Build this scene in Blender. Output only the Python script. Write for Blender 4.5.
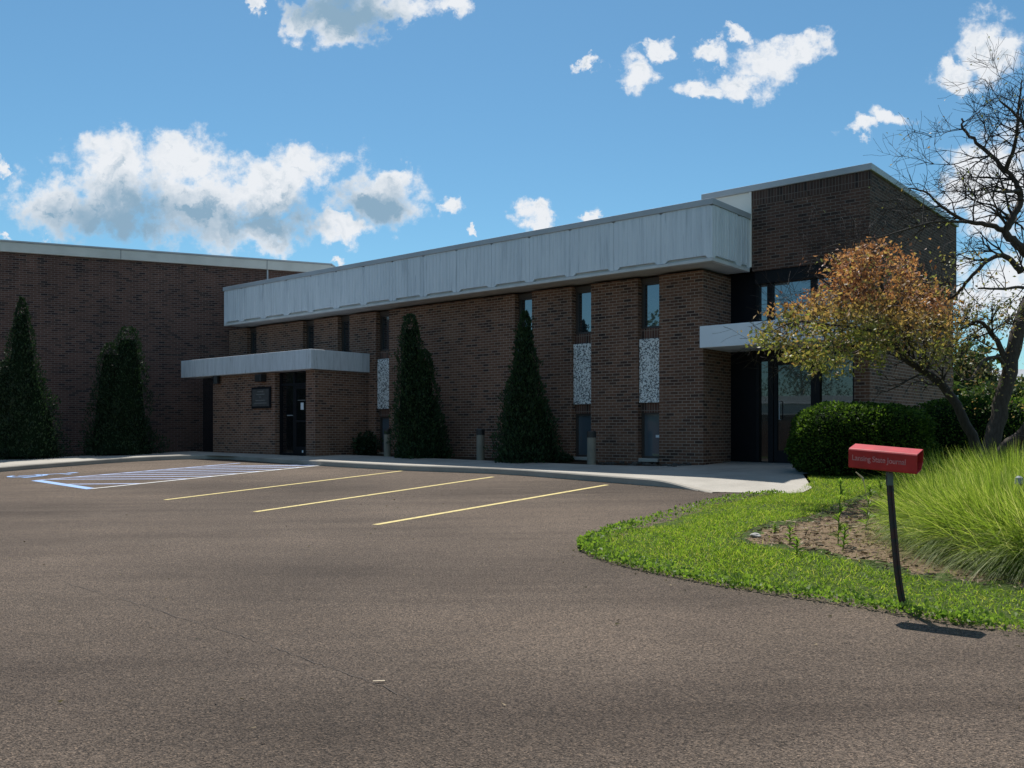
import bpy, bmesh, math, random
import numpy as np
from mathutils import Vector, Matrix, noise
from mathutils.geometry import delaunay_2d_cdt

random.seed(7)
rng = np.random.default_rng(7)
S = bpy.context.scene
for o in list(bpy.data.objects): bpy.data.objects.remove(o)
COL = S.collection
R = math.radians

# ------------------------------------------------------------------ camera
EYE = 1.5
F = 900.0; HY = 431.0
cam_d = bpy.data.cameras.new('camera'); cam = bpy.data.objects.new('camera', cam_d); COL.objects.link(cam)
cam.location = (0, 0, EYE); cam.rotation_euler = (R(90), 0, 0)
cam_d.sensor_width = 36; cam_d.lens = F / 1024 * 36
cam_d.shift_y = (HY - 384) / 1024
cam_d.clip_start = 0.1; cam_d.clip_end = 6000
S.camera = cam

# ------------------------------------------------------------------ sun and sky
SUN_EL = R(59.5); SUN_AZ = R(-8)            # azimuth clockwise from +Y
sd = Vector((math.sin(SUN_AZ) * math.cos(SUN_EL), math.cos(SUN_AZ) * math.cos(SUN_EL), math.sin(SUN_EL)))
sl = bpy.data.lights.new('sun', 'SUN'); sl.energy = 5.0; sl.angle = R(0.53); sl.color = (1, 0.95, 0.88)
so = bpy.data.objects.new('sun', sl); COL.objects.link(so); so.location = (0, 0, 40)
so.rotation_euler = (-sd).to_track_quat('-Z', 'Y').to_euler()

S.view_settings.view_transform = 'Standard'; S.view_settings.look = 'None'
S.view_settings.gamma = 1; S.view_settings.exposure = 0.25; S.view_settings.use_curve_mapping = False
S.render.resolution_x = 1024; S.render.resolution_y = 768

W = bpy.data.worlds.new('World'); S.world = W; W.use_nodes = True
nt = W.node_tree; nt.nodes.clear()
N = nt.nodes; Lk = nt.links
def wn(t, **kw):
    n = N.new(t)
    for k, v in kw.items(): setattr(n, k, v)
    return n
def wmath(op, a, b=None, clamp=False):
    n = wn('ShaderNodeMath', operation=op, use_clamp=clamp)
    for i, q in enumerate((a, b)):
        if q is None: continue
        if isinstance(q, (int, float)): n.inputs[i].default_value = q
        else: Lk.new(q, n.inputs[i])
    return n.outputs[0]
sky = wn('ShaderNodeTexSky', sky_type='NISHITA', sun_disc=False, sun_elevation=SUN_EL, sun_rotation=SUN_AZ,
         air_density=1.0, dust_density=0.25, ozone_density=2.2, altitude=200)
tc = wn('ShaderNodeTexCoord')
sep = wn('ShaderNodeSeparateXYZ'); Lk.new(tc.outputs['Generated'], sep.inputs[0])
yy = wmath('MAXIMUM', sep.outputs[1], 0.05)
X = wmath('DIVIDE', sep.outputs[0], yy); Z = wmath('DIVIDE', sep.outputs[2], yy)
comb0 = wn('ShaderNodeCombineXYZ'); Lk.new(X, comb0.inputs[0]); Lk.new(Z, comb0.inputs[1])
def warp(src, scale, amt, off):
    a = wn('ShaderNodeVectorMath', operation='ADD'); a.inputs[1].default_value = (off, off * 1.7, 0); Lk.new(src, a.inputs[0])
    n = wn('ShaderNodeTexNoise'); n.inputs['Scale'].default_value = scale; n.inputs['Detail'].default_value = 5; n.inputs['Roughness'].default_value = 0.6; Lk.new(a.outputs[0], n.inputs['Vector'])
    c = wn('ShaderNodeVectorMath', operation='SUBTRACT'); Lk.new(n.outputs['Color'], c.inputs[0]); c.inputs[1].default_value = (0.5, 0.5, 0.5)
    m = wn('ShaderNodeVectorMath', operation='MULTIPLY'); Lk.new(c.outputs[0], m.inputs[0]); m.inputs[1].default_value = (amt, amt, 0)
    o = wn('ShaderNodeVectorMath', operation='ADD'); Lk.new(src, o.inputs[0]); Lk.new(m.outputs[0], o.inputs[1]); return o
comb = warp(warp(comb0.outputs[0], 20, 0.075, 3.3).outputs[0], 80, 0.018, 9.1)
# wisps distort the outline of every cloud
ns = wn('ShaderNodeTexNoise'); ns.inputs['Scale'].default_value = 26; ns.inputs['Detail'].default_value = 9; ns.inputs['Roughness'].default_value = 0.62
Lk.new(comb0.outputs[0], ns.inputs['Vector'])
ns2 = wn('ShaderNodeTexNoise'); ns2.inputs['Scale'].default_value = 11; ns2.inputs['Detail'].default_value = 3
ad = wn('ShaderNodeVectorMath', operation='ADD'); ad.inputs[1].default_value = (3.1, 7.7, 1.3); Lk.new(comb0.outputs[0], ad.inputs[0]); Lk.new(ad.outputs[0], ns2.inputs['Vector'])
def blob(cx, cy, rx, ry, base=None):
    s = wn('ShaderNodeVectorMath', operation='SUBTRACT'); Lk.new(comb.outputs[0], s.inputs[0]); s.inputs[1].default_value = ((cx - 512) / F, (HY - cy) / F, 0)
    m = wn('ShaderNodeVectorMath', operation='MULTIPLY'); Lk.new(s.outputs[0], m.inputs[0]); m.inputs[1].default_value = (F / rx, F / ry, 0)
    l = wn('ShaderNodeVectorMath', operation='LENGTH'); Lk.new(m.outputs[0], l.inputs[0])
    return wmath('SUBTRACT', 1.0, l.outputs['Value'])
CL = [(60, 205, 62, 42), (120, 172, 75, 46), (175, 160, 60, 36), (190, 205, 105, 52), (110, 200, 80, 44), (262, 190, 60, 46), (305, 168, 44, 36), (265, 228, 60, 28),
      (378, 198, 50, 42), (345, 232, 42, 22), (392, 180, 28, 24),
      (335, 18, 52, 34), (400, 8, 66, 24), (450, 5, 24, 16), (300, 20, 26, 26),
      (450, 204, 18, 12), (537, 213, 28, 14), (590, 219, 15, 9),
      (636, 80, 22, 28), (660, 44, 18, 13), (770, 60, 48, 30), (802, 44, 34, 22), (738, 80, 44, 22), (700, 90, 28, 14), (712, 50, 26, 12), (738, 34, 22, 10),
      (862, 128, 24, 12), (893, 118, 26, 12), (992, 48, 46, 38), (958, 76, 30, 18), (990, 185, 72, 60), (1010, 290, 90, 44), (965, 300, 40, 24),
      (254, 10, 9, 14), (590, 62, 18, 8), (8, 240, 14, 7), (36, 242, 14, 7), (338, 266, 12, 6), (1, 170, 9, 12), (478, 230, 9, 6)]
acc = None
for c in CL:
    b = blob(*c); acc = b if acc is None else wmath('MAXIMUM', acc, b)
front = wmath('GREATER_THAN', sep.outputs[1], 0.2)
acc = wmath('MULTIPLY', wmath('MAXIMUM', acc, -2.0), 2.0)
nz = wmath('MULTIPLY', wmath('SUBTRACT', ns.outputs['Fac'], 0.52), 4.2)
dens = wmath('ADD', acc, nz)
mr = wn('ShaderNodeMapRange', interpolation_type='SMOOTHSTEP'); Lk.new(dens, mr.inputs[0])
mr.inputs[1].default_value = -0.02; mr.inputs[2].default_value = 1.15
maskf = wmath('MULTIPLY', mr.outputs[0], front)
# the sky behind the camera, seen only in the glass, has scattered cumulus of the same kind
zz = wmath('ADD', wmath('MAXIMUM', sep.outputs[2], 0.0), 0.25)
comb2 = wn('ShaderNodeCombineXYZ'); Lk.new(wmath('DIVIDE', sep.outputs[0], zz), comb2.inputs[0]); Lk.new(wmath('DIVIDE', sep.outputs[1], zz), comb2.inputs[1])
ns3 = wn('ShaderNodeTexNoise'); ns3.inputs['Scale'].default_value = 1.1; ns3.inputs['Detail'].default_value = 8; Lk.new(comb2.outputs[0], ns3.inputs['Vector'])
mr3 = wn('ShaderNodeMapRange', interpolation_type='SMOOTHSTEP'); Lk.new(ns3.outputs['Fac'], mr3.inputs[0]); mr3.inputs[1].default_value = 0.52; mr3.inputs[2].default_value = 0.66
maskb = wmath('MULTIPLY', mr3.outputs[0], wmath('LESS_THAN', sep.outputs[1], 0.0))
mask = wmath('MAXIMUM', maskf, maskb)
# cloud bodies: bright rims, grey thick cores low in the cloud
core = wmath('MAXIMUM', wmath('MAXIMUM', blob(135, 216, 105, 36), blob(262, 218, 60, 24)), wmath('MAXIMUM', blob(375, 205, 36, 24), blob(345, 12, 60, 22)))
core = wmath('ADD', core, wmath('MULTIPLY', wmath('SUBTRACT', ns.outputs['Fac'], 0.5), 0.9))
core = wmath('ADD', core, wmath('MULTIPLY', wmath('SUBTRACT', ns2.outputs['Fac'], 0.5), 0.9))
mrc = wn('ShaderNodeMapRange', interpolation_type='SMOOTHSTEP'); Lk.new(core, mrc.inputs[0]); mrc.inputs[1].default_value = -0.35; mrc.inputs[2].default_value = 0.75
cc = wn('ShaderNodeMixRGB'); nsd = wn('ShaderNodeTexNoise'); nsd.inputs['Scale'].default_value = 42; nsd.inputs['Detail'].default_value = 7; nsd.inputs['Roughness'].default_value = 0.55; Lk.new(comb.outputs[0], nsd.inputs['Vector'])
bil = wmath('MULTIPLY', wmath('MAXIMUM', wmath('SUBTRACT', nsd.outputs['Fac'], 0.50), 0.0), 3.4)
edge_in = wn('ShaderNodeMapRange', interpolation_type='SMOOTHSTEP'); Lk.new(dens, edge_in.inputs[0]); edge_in.inputs[1].default_value = 0.6; edge_in.inputs[2].default_value = 2.2
Lk.new(wmath('MINIMUM', wmath('ADD', mrc.outputs[0], wmath('MULTIPLY', bil, edge_in.outputs[0])), 1.0), cc.inputs[0]); cc.inputs[1].default_value = (8.0, 8.3, 8.7, 1); cc.inputs[2].default_value = (2.5, 3.9, 5.2, 1)
hs = wn('ShaderNodeMixRGB', blend_type='MULTIPLY'); hs.inputs[0].default_value = 1; Lk.new(sky.outputs[0], hs.inputs[1]); hs.inputs[2].default_value = (0.67, 1.0, 1.04, 1)
mx = wn('ShaderNodeMixRGB'); Lk.new(mask, mx.inputs[0]); Lk.new(hs.outputs[0], mx.inputs[1]); Lk.new(cc.outputs[0], mx.inputs[2])
bg = wn('ShaderNodeBackground'); bg.inputs[1].default_value = 0.088; Lk.new(mx.outputs[0], bg.inputs[0])
wo = wn('ShaderNodeOutputWorld'); Lk.new(bg.outputs[0], wo.inputs[0])

# ------------------------------------------------------------------ materials
def nmat(name):
    m = bpy.data.materials.new(name); m.use_nodes = True
    t = m.node_tree; t.nodes.clear()
    out = t.nodes.new('ShaderNodeOutputMaterial'); p = t.nodes.new('ShaderNodeBsdfPrincipled'); t.links.new(p.outputs[0], out.inputs[0])
    return m, t, p, out
def ramp(t, fac, stops):
    r = t.nodes.new('ShaderNodeValToRGB'); t.links.new(fac, r.inputs[0])
    e = r.color_ramp.elements
    while len(e) < len(stops): e.new(0.5)
    for q, (pos, c) in zip(e, stops): q.position = pos; q.color = (*c, 1)
    return r.outputs[0]
def tnoise(t, vec, scale, detail=4, rough=0.55, dim=None):
    n = t.nodes.new('ShaderNodeTexNoise'); n.inputs['Scale'].default_value = scale; n.inputs['Detail'].default_value = detail; n.inputs['Roughness'].default_value = rough
    if vec is not None: t.links.new(vec, n.inputs['Vector'])
    return n.outputs['Fac']
def tmix(t, fac, a, b, mode='MIX'):
    n = t.nodes.new('ShaderNodeMixRGB'); n.blend_type = mode
    for i, q in enumerate((fac, a, b)):
        if isinstance(q, (int, float)): n.inputs[i].default_value = q
        elif isinstance(q, tuple): n.inputs[i].default_value = (*q, 1)
        else: t.links.new(q, n.inputs[i])
    return n.outputs[0]
def tbump(t, p, h, strength, dist=0.01):
    b = t.nodes.new('ShaderNodeBump'); b.inputs['Strength'].default_value = strength; b.inputs['Distance'].default_value = dist
    t.links.new(h, b.inputs['Height']); t.links.new(b.outputs[0], p.inputs['Normal'])
def coord(t, kind='Object', scale=None):
    c = t.nodes.new('ShaderNodeTexCoord'); o = c.outputs[kind]
    if scale:
        m = t.nodes.new('ShaderNodeMapping'); m.inputs['Scale'].default_value = scale; t.links.new(o, m.inputs[0]); o = m.outputs[0]
    return o

def plain(name, c, rough=0.6, var=0.12, scale=6, metal=0.0, bump=0.0, spec=0.5):
    m, t, p, _ = nmat(name); v = coord(t)
    n = tnoise(t, v, scale, 5)
    lo = tuple(x * (1 - var) for x in c); hi = tuple(min(1, x * (1 + var)) for x in c)
    t.links.new(ramp(t, n, [(0.3, lo), (0.7, hi)]), p.inputs['Base Color'])
    p.inputs['Roughness'].default_value = rough; p.inputs['Metallic'].default_value = metal
    p.inputs['Specular IOR Level'].default_value = spec
    if bump: tbump(t, p, tnoise(t, v, scale * 12, 3), bump, 0.005)
    return m

def brick(name, c1, c2, c3, mortar, rot=False, bw=0.203, rh=0.0677):
    m, t, p, _ = nmat(name)
    uv = coord(t, 'UV')
    if rot:
        mp = t.nodes.new('ShaderNodeMapping'); mp.inputs['Rotation'].default_value = (0, 0, R(90)); t.links.new(uv, mp.inputs[0]); uv = mp.outputs[0]
    b = t.nodes.new('ShaderNodeTexBrick'); t.links.new(uv, b.inputs['Vector'])
    b.inputs['Scale'].default_value = 1; b.inputs['Brick Width'].default_value = bw; b.inputs['Row Height'].default_value = rh
    b.inputs['Mortar Size'].default_value = 0.0062; b.inputs['Mortar Smooth'].default_value = 0.2; b.inputs['Bias'].default_value = 0.0
    if rot: b.offset = 0.0
    b.inputs['Color1'].default_value = (0, 0, 0, 1); b.inputs['Color2'].default_value = (1, 1, 1, 1); b.inputs['Mortar'].default_value = (0.5, 0.5, 0.5, 1)
    col = ramp(t, b.outputs['Color'], [(0.0, c3), (0.35, c1), (0.75, c2), (1.0, c1)])
    big = tnoise(t, coord(t), 0.7, 5)
    col = tmix(t, 1.0, col, ramp(t, big, [(0.3, (0.82, 0.80, 0.80)), (0.7, (1.15, 1.10, 1.06))]), 'MULTIPLY')
    fine = tnoise(t, coord(t), 40, 3)
    col = tmix(t, 1.0, col, ramp(t, fine, [(0.3, (0.85, 0.85, 0.85)), (0.7, (1.12, 1.12, 1.12))]), 'MULTIPLY')
    mps = t.nodes.new('ShaderNodeMapping'); mps.inputs['Scale'].default_value = (1.1, 1.1, 0.16); t.links.new(coord(t), mps.inputs[0])
    col = tmix(t, 1.0, col, ramp(t, tnoise(t, mps.outputs[0], 1.6, 6, 0.65), [(0.32, (0.72, 0.72, 0.74)), (0.5, (1, 1, 1)), (0.74, (1.12, 1.10, 1.08))]), 'MULTIPLY')
    mm = tmix(t, 1.0, mortar, ramp(t, big, [(0.3, (0.8, 0.8, 0.8)), (0.7, (1.1, 1.1, 1.1))]), 'MULTIPLY')
    full = tmix(t, b.outputs['Fac'], col, mm)
    t.links.new(full, p.inputs['Base Color']); p.inputs['Roughness'].default_value = 0.85; p.inputs['Specular IOR Level'].default_value = 0.25
    inv = t.nodes.new('ShaderNodeMath'); inv.operation = 'SUBTRACT'; inv.inputs[0].default_value = 1; t.links.new(b.outputs['Fac'], inv.inputs[1])
    tbump(t, p, inv.outputs[0], 0.6, 0.008)
    return m

M = {}
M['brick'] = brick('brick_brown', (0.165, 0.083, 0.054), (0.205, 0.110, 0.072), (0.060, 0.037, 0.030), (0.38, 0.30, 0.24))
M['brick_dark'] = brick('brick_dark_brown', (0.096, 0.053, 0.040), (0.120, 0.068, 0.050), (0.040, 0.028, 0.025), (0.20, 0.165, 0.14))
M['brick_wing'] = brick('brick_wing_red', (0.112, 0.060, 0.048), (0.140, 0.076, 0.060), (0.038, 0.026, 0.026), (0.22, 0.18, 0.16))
M['soldier'] = brick('brick_soldier', (0.125, 0.060, 0.045), (0.15, 0.08, 0.06), (0.045, 0.03, 0.026), (0.27, 0.22, 0.18), rot=True)
M['soldier_dark'] = brick('brick_soldier_dark', (0.080, 0.048, 0.038), (0.10, 0.06, 0.048), (0.035, 0.026, 0.024), (0.17, 0.14, 0.12), rot=True, bw=0.31)

def fascia_mat():
    m, t, p, _ = nmat('fascia_metal')
    v = coord(t, 'Object', (3.2, 3.2, 0.22)); n = tnoise(t, v, 2.4, 7, 0.7)
    c = ramp(t, n, [(0.28, (0.52, 0.57, 0.61)), (0.46, (0.68, 0.735, 0.78)), (0.62, (0.75, 0.80, 0.84)), (0.78, (0.62, 0.67, 0.71))])
    n2 = tnoise(t, coord(t, 'Object', (9, 9, 0.35)), 3.0, 4, 0.6)
    c = tmix(t, 1.0, c, ramp(t, n2, [(0.30, (0.70, 0.72, 0.74)), (0.40, (1, 1, 1))]), 'MULTIPLY')
    t.links.new(c, p.inputs['Base Color']); p.inputs['Roughness'].default_value = 0.5
    return m
M['fascia'] = fascia_mat()
M['cap'] = plain('cap_metal', (0.42, 0.45, 0.48), 0.45, 0.10, 1.2)
M['cap_white'] = plain('cap_offwhite', (0.62, 0.62, 0.58), 0.5, 0.10, 1.5)
M['white_panel'] = plain('white_panel', (0.78, 0.76, 0.70), 0.6, 0.06, 1.5)
M['soffit'] = plain('soffit_paint', (0.50, 0.49, 0.46), 0.7, 0.08, 2)
M['ledge'] = plain('ledge_trim', (0.60, 0.61, 0.60), 0.6, 0.10, 3)
M['canopy'] = plain('canopy_white', (0.80, 0.85, 0.90), 0.5, 0.05, 2)
def canopy_dirty():
    m, t, p, _ = nmat('canopy_weathered')
    n = tnoise(t, coord(t, 'Object', (5, 5, 0.6)), 2.4, 6, 0.7)
    c = ramp(t, n, [(0.28, (0.17, 0.17, 0.16)), (0.36, (0.50, 0.54, 0.57)), (0.6, (0.64, 0.68, 0.72))])
    t.links.new(c, p.inputs['Base Color']); p.inputs['Roughness'].default_value = 0.6
    return m
M['canopy_dirty'] = canopy_dirty()
M['dark_frame'] = plain('dark_bronze_frame', (0.008, 0.009, 0.012), 0.5, 0.2, 3, spec=0.2)
M['brown_frame'] = plain('brown_window_frame', (0.055, 0.042, 0.036), 0.5, 0.15, 3)
M['dark_panel'] = plain('dark_panel', (0.005, 0.006, 0.009), 0.5, 0.2, 2, spec=0.15)
def glass(name, base, refl, rough=0.015):
    m, t, p, out = nmat(name)
    p.inputs['Base Color'].default_value = (*base, 1); p.inputs['Roughness'].default_value = 0.12
    g = t.nodes.new('ShaderNodeBsdfGlossy'); g.inputs['Roughness'].default_value = rough; g.inputs['Color'].default_value = (0.85, 0.93, 1, 1)
    mxs = t.nodes.new('ShaderNodeMixShader')
    lw = t.nodes.new('ShaderNodeLayerWeight'); lw.inputs['Blend'].default_value = 0.35
    ma = t.nodes.new('ShaderNodeMath'); ma.operation = 'MULTIPLY_ADD'; ma.inputs[1].default_value = 0.6; ma.inputs[2].default_value = refl; ma.use_clamp = True
    t.links.new(lw.outputs['Fresnel'], ma.inputs[0]); t.links.new(ma.outputs[0], mxs.inputs[0])
    b = t.nodes.new('ShaderNodeBump'); b.inputs['Strength'].default_value = 0.02; b.inputs['Distance'].default_value = 0.02
    t.links.new(tnoise(t, coord(t), 1.8, 1), b.inputs['Height']); t.links.new(b.outputs[0], g.inputs['Normal'])
    t.links.new(p.outputs[0], mxs.inputs[1]); t.links.new(g.outputs[0], mxs.inputs[2]); t.links.new(mxs.outputs[0], out.inputs[0])
    return m
M['glass'] = glass('window_glass', (0.02, 0.025, 0.03), 0.20)
M['glass_low'] = glass('lower_window_glass', (0.10, 0.125, 0.15), 0.10)
M['glass_door'] = glass('door_glass', (0.006, 0.007, 0.009), 0.05)
def pebble():
    m, t, p, _ = nmat('pebble_panel')
    vo = t.nodes.new('ShaderNodeTexVoronoi'); vo.inputs['Scale'].default_value = 42; t.links.new(coord(t), vo.inputs['Vector'])
    sepc = t.nodes.new('ShaderNodeSeparateColor'); t.links.new(vo.outputs['Color'], sepc.inputs[0])
    c = ramp(t, sepc.outputs[0], [(0.0, (0.06, 0.065, 0.07)), (0.30, (0.20, 0.21, 0.21)), (0.42, (0.62, 0.63, 0.62)), (1.0, (0.88, 0.88, 0.85))])
    t.links.new(c, p.inputs['Base Color']); p.inputs['Roughness'].default_value = 0.8
    tbump(t, p, vo.outputs['Distance'], 0.5, 0.01)
    return m
M['pebble'] = pebble()
def concrete(name, c, joints=False):
    m, t, p, _ = nmat(name); v = coord(t)
    a = ramp(t, tnoise(t, v, 0.9, 7, 0.65), [(0.3, tuple(x * 0.78 for x in c)), (0.7, tuple(x * 1.12 for x in c))])
    a = tmix(t, 1.0, a, ramp(t, tnoise(t, v, 90, 2), [(0.3, (0.86, 0.86, 0.86)), (0.7, (1.1, 1.1, 1.1))]), 'MULTIPLY')
    t.links.new(a, p.inputs['Base Color']); p.inputs['Roughness'].default_value = 0.9; p.inputs['Specular IOR Level'].default_value = 0.2
    tbump(t, p, tnoise(t, v, 60, 3), 0.25, 0.004)
    return m
M['concrete'] = concrete('concrete_walk', (0.40, 0.375, 0.33))
M['curb'] = concrete('concrete_curb', (0.36, 0.335, 0.29))
def asphalt():
    m, t, p, _ = nmat('asphalt'); v = coord(t)
    big = tnoise(t, v, 0.28, 7, 0.62)
    c = ramp(t, big, [(0.28, (0.084, 0.064, 0.050)), (0.45, (0.120, 0.093, 0.073)), (0.62, (0.145, 0.113, 0.089)), (0.78, (0.190, 0.150, 0.120))])
    # long sweeping tyre and sealer marks
    mp = t.nodes.new('ShaderNodeMapping'); mp.inputs['Scale'].default_value = (0.10, 0.75, 1); mp.inputs['Rotation'].default_value = (0, 0, R(14)); t.links.new(v, mp.inputs[0])
    c = tmix(t, 1.0, c, ramp(t, tnoise(t, mp.outputs[0], 1.4, 5, 0.6), [(0.30, (0.66, 0.65, 0.65)), (0.5, (1, 1, 1)), (0.74, (1.22, 1.20, 1.18))]), 'MULTIPLY')
    c = tmix(t, 1.0, c, ramp(t, tnoise(t, v, 0.13, 3, 0.5), [(0.34, (0.76, 0.76, 0.76)), (0.52, (1, 1, 1)), (0.68, (1.22, 1.21, 1.19))]), 'MULTIPLY')
    # aggregate
    vo = t.nodes.new('ShaderNodeTexVoronoi'); vo.inputs['Scale'].default_value = 130; t.links.new(v, vo.inputs['Vector'])
    sc = t.nodes.new('ShaderNodeSeparateColor'); t.links.new(vo.outputs['Color'], sc.inputs[0])
    c = tmix(t, 1.0, c, ramp(t, sc.outputs[0], [(0.0, (0.30, 0.30, 0.30)), (0.45, (0.92, 0.92, 0.92)), (0.88, (1.3, 1.27, 1.22)), (1.0, (1.95, 1.85, 1.7))]), 'MULTIPLY')
    n2 = tnoise(t, v, 62, 4, 0.75)
    c = tmix(t, 1.0, c, ramp(t, n2, [(0.38, (0.58, 0.57, 0.56)), (0.56, (1.16, 1.16, 1.16))]), 'MULTIPLY')
    t.links.new(c, p.inputs['Base Color']); p.inputs['Roughness'].default_value = 0.8; p.inputs['Specular IOR Level'].default_value = 0.16
    ad = t.nodes.new('ShaderNodeMath'); ad.operation = 'ADD'; t.links.new(n2, ad.inputs[0]); t.links.new(vo.outputs['Distance'], ad.inputs[1])
    tbump(t, p, ad.outputs[0], 0.75, 0.012)
    return m
M['asphalt'] = asphalt()
def paint(name, c, wear=0.45):
    m, t, p, _ = nmat(name); v = coord(t)
    n = tnoise(t, v, 18, 6, 0.75)
    t.links.new(ramp(t, n, [(wear - 0.12, (0.16, 0.14, 0.12)), (wear, tuple(x * 0.85 for x in c)), (wear + 0.2, c)]), p.inputs['Base Color'])
    p.inputs['Roughness'].default_value = 0.8
    tbump(t, p, tnoise(t, v, 80, 3), 0.4, 0.006)
    return m
M['yellow'] = paint('paint_yellow', (0.66, 0.53, 0.20), 0.46)
M['white'] = paint('paint_white', (0.66, 0.65, 0.62), 0.44)
M['blue'] = paint('paint_blue', (0.26, 0.42, 0.72), 0.40)
M['paleblue'] = paint('paint_pale_blue', (0.40, 0.49, 0.74), 0.44)
def soil(name, lo, hi, sc=14):
    m, t, p, _ = nmat(name); v = coord(t)
    c = ramp(t, tnoise(t, v, sc, 6, 0.7), [(0.3, lo), (0.7, hi)])
    t.links.new(c, p.inputs['Base Color']); p.inputs['Roughness'].default_value = 0.95; p.inputs['Specular IOR Level'].default_value = 0.1
    tbump(t, p, tnoise(t, v, sc * 3, 4), 0.9, 0.03)
    return m
M['soil'] = soil('bed_soil', (0.028, 0.022, 0.016), (0.075, 0.055, 0.038))
M['turf'] = soil('turf_base', (0.030, 0.050, 0.014), (0.075, 0.105, 0.028), 9)
M['mulch'] = soil('mulch', (0.10, 0.065, 0.042), (0.33, 0.245, 0.155), 24)
def leafy(name, stops, trans=0.45, rough=0.5, z=None, spec=0.35):
    m, t, p, out = nmat(name)
    g = t.nodes.new('ShaderNodeNewGeometry')
    c = ramp(t, g.outputs['Random Per Island'], stops)
    if z:   # leaves turn another colour towards the top of the crown: z = (z0, z1, stops)
        sp = t.nodes.new('ShaderNodeSeparateXYZ'); t.links.new(coord(t), sp.inputs[0])
        nn = tnoise(t, coord(t), 1.4, 3)
        a = t.nodes.new('ShaderNodeMath'); a.operation = 'MULTIPLY_ADD'; t.links.new(nn, a.inputs[0]); a.inputs[1].default_value = 2.2; t.links.new(sp.outputs[2], a.inputs[2])
        mrr = t.nodes.new('ShaderNodeMapRange'); t.links.new(a.outputs[0], mrr.inputs[0]); mrr.inputs[1].default_value = z[0] + 1.1; mrr.inputs[2].default_value = z[1] + 1.1
        c = tmix(t, mrr.outputs[0], c, ramp(t, g.outputs['Random Per Island'], z[2]))
    t.links.new(c, p.inputs['Base Color']); p.inputs['Roughness'].default_value = rough; p.inputs['Specular IOR Level'].default_value = spec
    tr = t.nodes.new('ShaderNodeBsdfTranslucent')
    t.links.new(tmix(t, 1.0, c, (1.3, 1.35, 0.75), 'MULTIPLY'), tr.inputs[0])
    ms = t.nodes.new('ShaderNodeMixShader'); ms.inputs[0].default_value = trans
    t.links.new(p.outputs[0], ms.inputs[1]); t.links.new(tr.outputs[0], ms.inputs[2]); t.links.new(ms.outputs[0], out.inputs[0])
    return m
M['lawn'] = leafy('lawn_blades', [(0, (0.09, 0.17, 0.022)), (0.5, (0.20, 0.31, 0.036)), (0.85, (0.30, 0.37, 0.06)), (1, (0.42, 0.38, 0.15))], 0.62)
M['weed'] = leafy('weed_leaves', [(0, (0.10, 0.19, 0.03)), (1, (0.20, 0.29, 0.05))], 0.55)
M['tallgrass'] = leafy('tall_grass_blades', [(0, (0.07, 0.125, 0.02)), (0.45, (0.20, 0.29, 0.042)), (0.85, (0.36, 0.43, 0.10)), (1, (0.60, 0.56, 0.32))], 0.58)
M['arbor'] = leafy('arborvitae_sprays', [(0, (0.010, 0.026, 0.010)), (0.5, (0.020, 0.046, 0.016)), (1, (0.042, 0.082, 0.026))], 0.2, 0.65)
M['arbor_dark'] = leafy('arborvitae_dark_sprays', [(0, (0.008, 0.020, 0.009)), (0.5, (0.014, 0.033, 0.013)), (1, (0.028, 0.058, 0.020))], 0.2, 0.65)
M['hedge'] = leafy('hedge_leaves', [(0, (0.018, 0.045, 0.010)), (0.5, (0.042, 0.085, 0.017)), (1, (0.12, 0.20, 0.03))], 0.4, 0.6, spec=0.15)
M['crab'] = leafy('crab_leaves', [(0, (0.10, 0.12, 0.04)), (0.4, (0.19, 0.21, 0.06)), (0.8, (0.32, 0.31, 0.10)), (1, (0.38, 0.22, 0.10))], 0.45,
                  z=(2.15, 2.95, [(0, (0.16, 0.065, 0.042)), (0.4, (0.38, 0.16, 0.095)), (0.8, (0.56, 0.29, 0.18)), (1, (0.38, 0.28, 0.12))]))
M['sparse'] = leafy('sparse_leaves', [(0, (0.16, 0.19, 0.07)), (0.5, (0.28, 0.28, 0.12)), (1, (0.34, 0.20, 0.11))], 0.4)
M['farleaf'] = leafy('far_leaves', [(0, (0.030, 0.055, 0.018)), (1, (0.075, 0.12, 0.035))], 0.3)
def bark(name, c):
    m, t, p, _ = nmat(name); v = coord(t, 'Object', (6, 6, 1.6))
    n = tnoise(t, v, 6, 6, 0.7)
    t.links.new(ramp(t, n, [(0.3, tuple(x * 0.5 for x in c)), (0.7, tuple(x * 1.4 for x in c))]), p.inputs['Base Color'])
    p.inputs['Roughness'].default_value = 0.9; tbump(t, p, n, 0.8, 0.02)
    return m
M['bark'] = bark('bark', (0.070, 0.056, 0.046)); M['bark_dark'] = bark('bark_dark', (0.045, 0.037, 0.033))
M['red'] = plain('red_plastic', (0.47, 0.028, 0.028), 0.42, 0.18, 9)
M['red_in'] = plain('red_plastic_inside', (0.10, 0.006, 0.008), 0.6, 0.1, 9)
M['text'] = plain('faded_lettering', (0.62, 0.26, 0.25), 0.6, 0.35, 30)
def rusty():
    m, t, p, _ = nmat('post_paint_rust'); v = coord(t)
    t.links.new(ramp(t, tnoise(t, v, 14, 5, 0.7), [(0.42, (0.022, 0.030, 0.024)), (0.60, (0.075, 0.024, 0.018))]), p.inputs['Base Color'])
    p.inputs['Roughness'].default_value = 0.6; return m
M['post'] = rusty()
M['steel_green'] = plain('green_steel', (0.09, 0.12, 0.10), 0.5, 0.2, 8)
M['bollard'] = plain('bollard_paint', (0.21, 0.19, 0.15), 0.6, 0.15, 4)
M['black'] = plain('black_plastic', (0.02, 0.02, 0.02), 0.5, 0.2, 4)
M['stone'] = concrete('stone_sill', (0.42, 0.40, 0.36))
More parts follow.
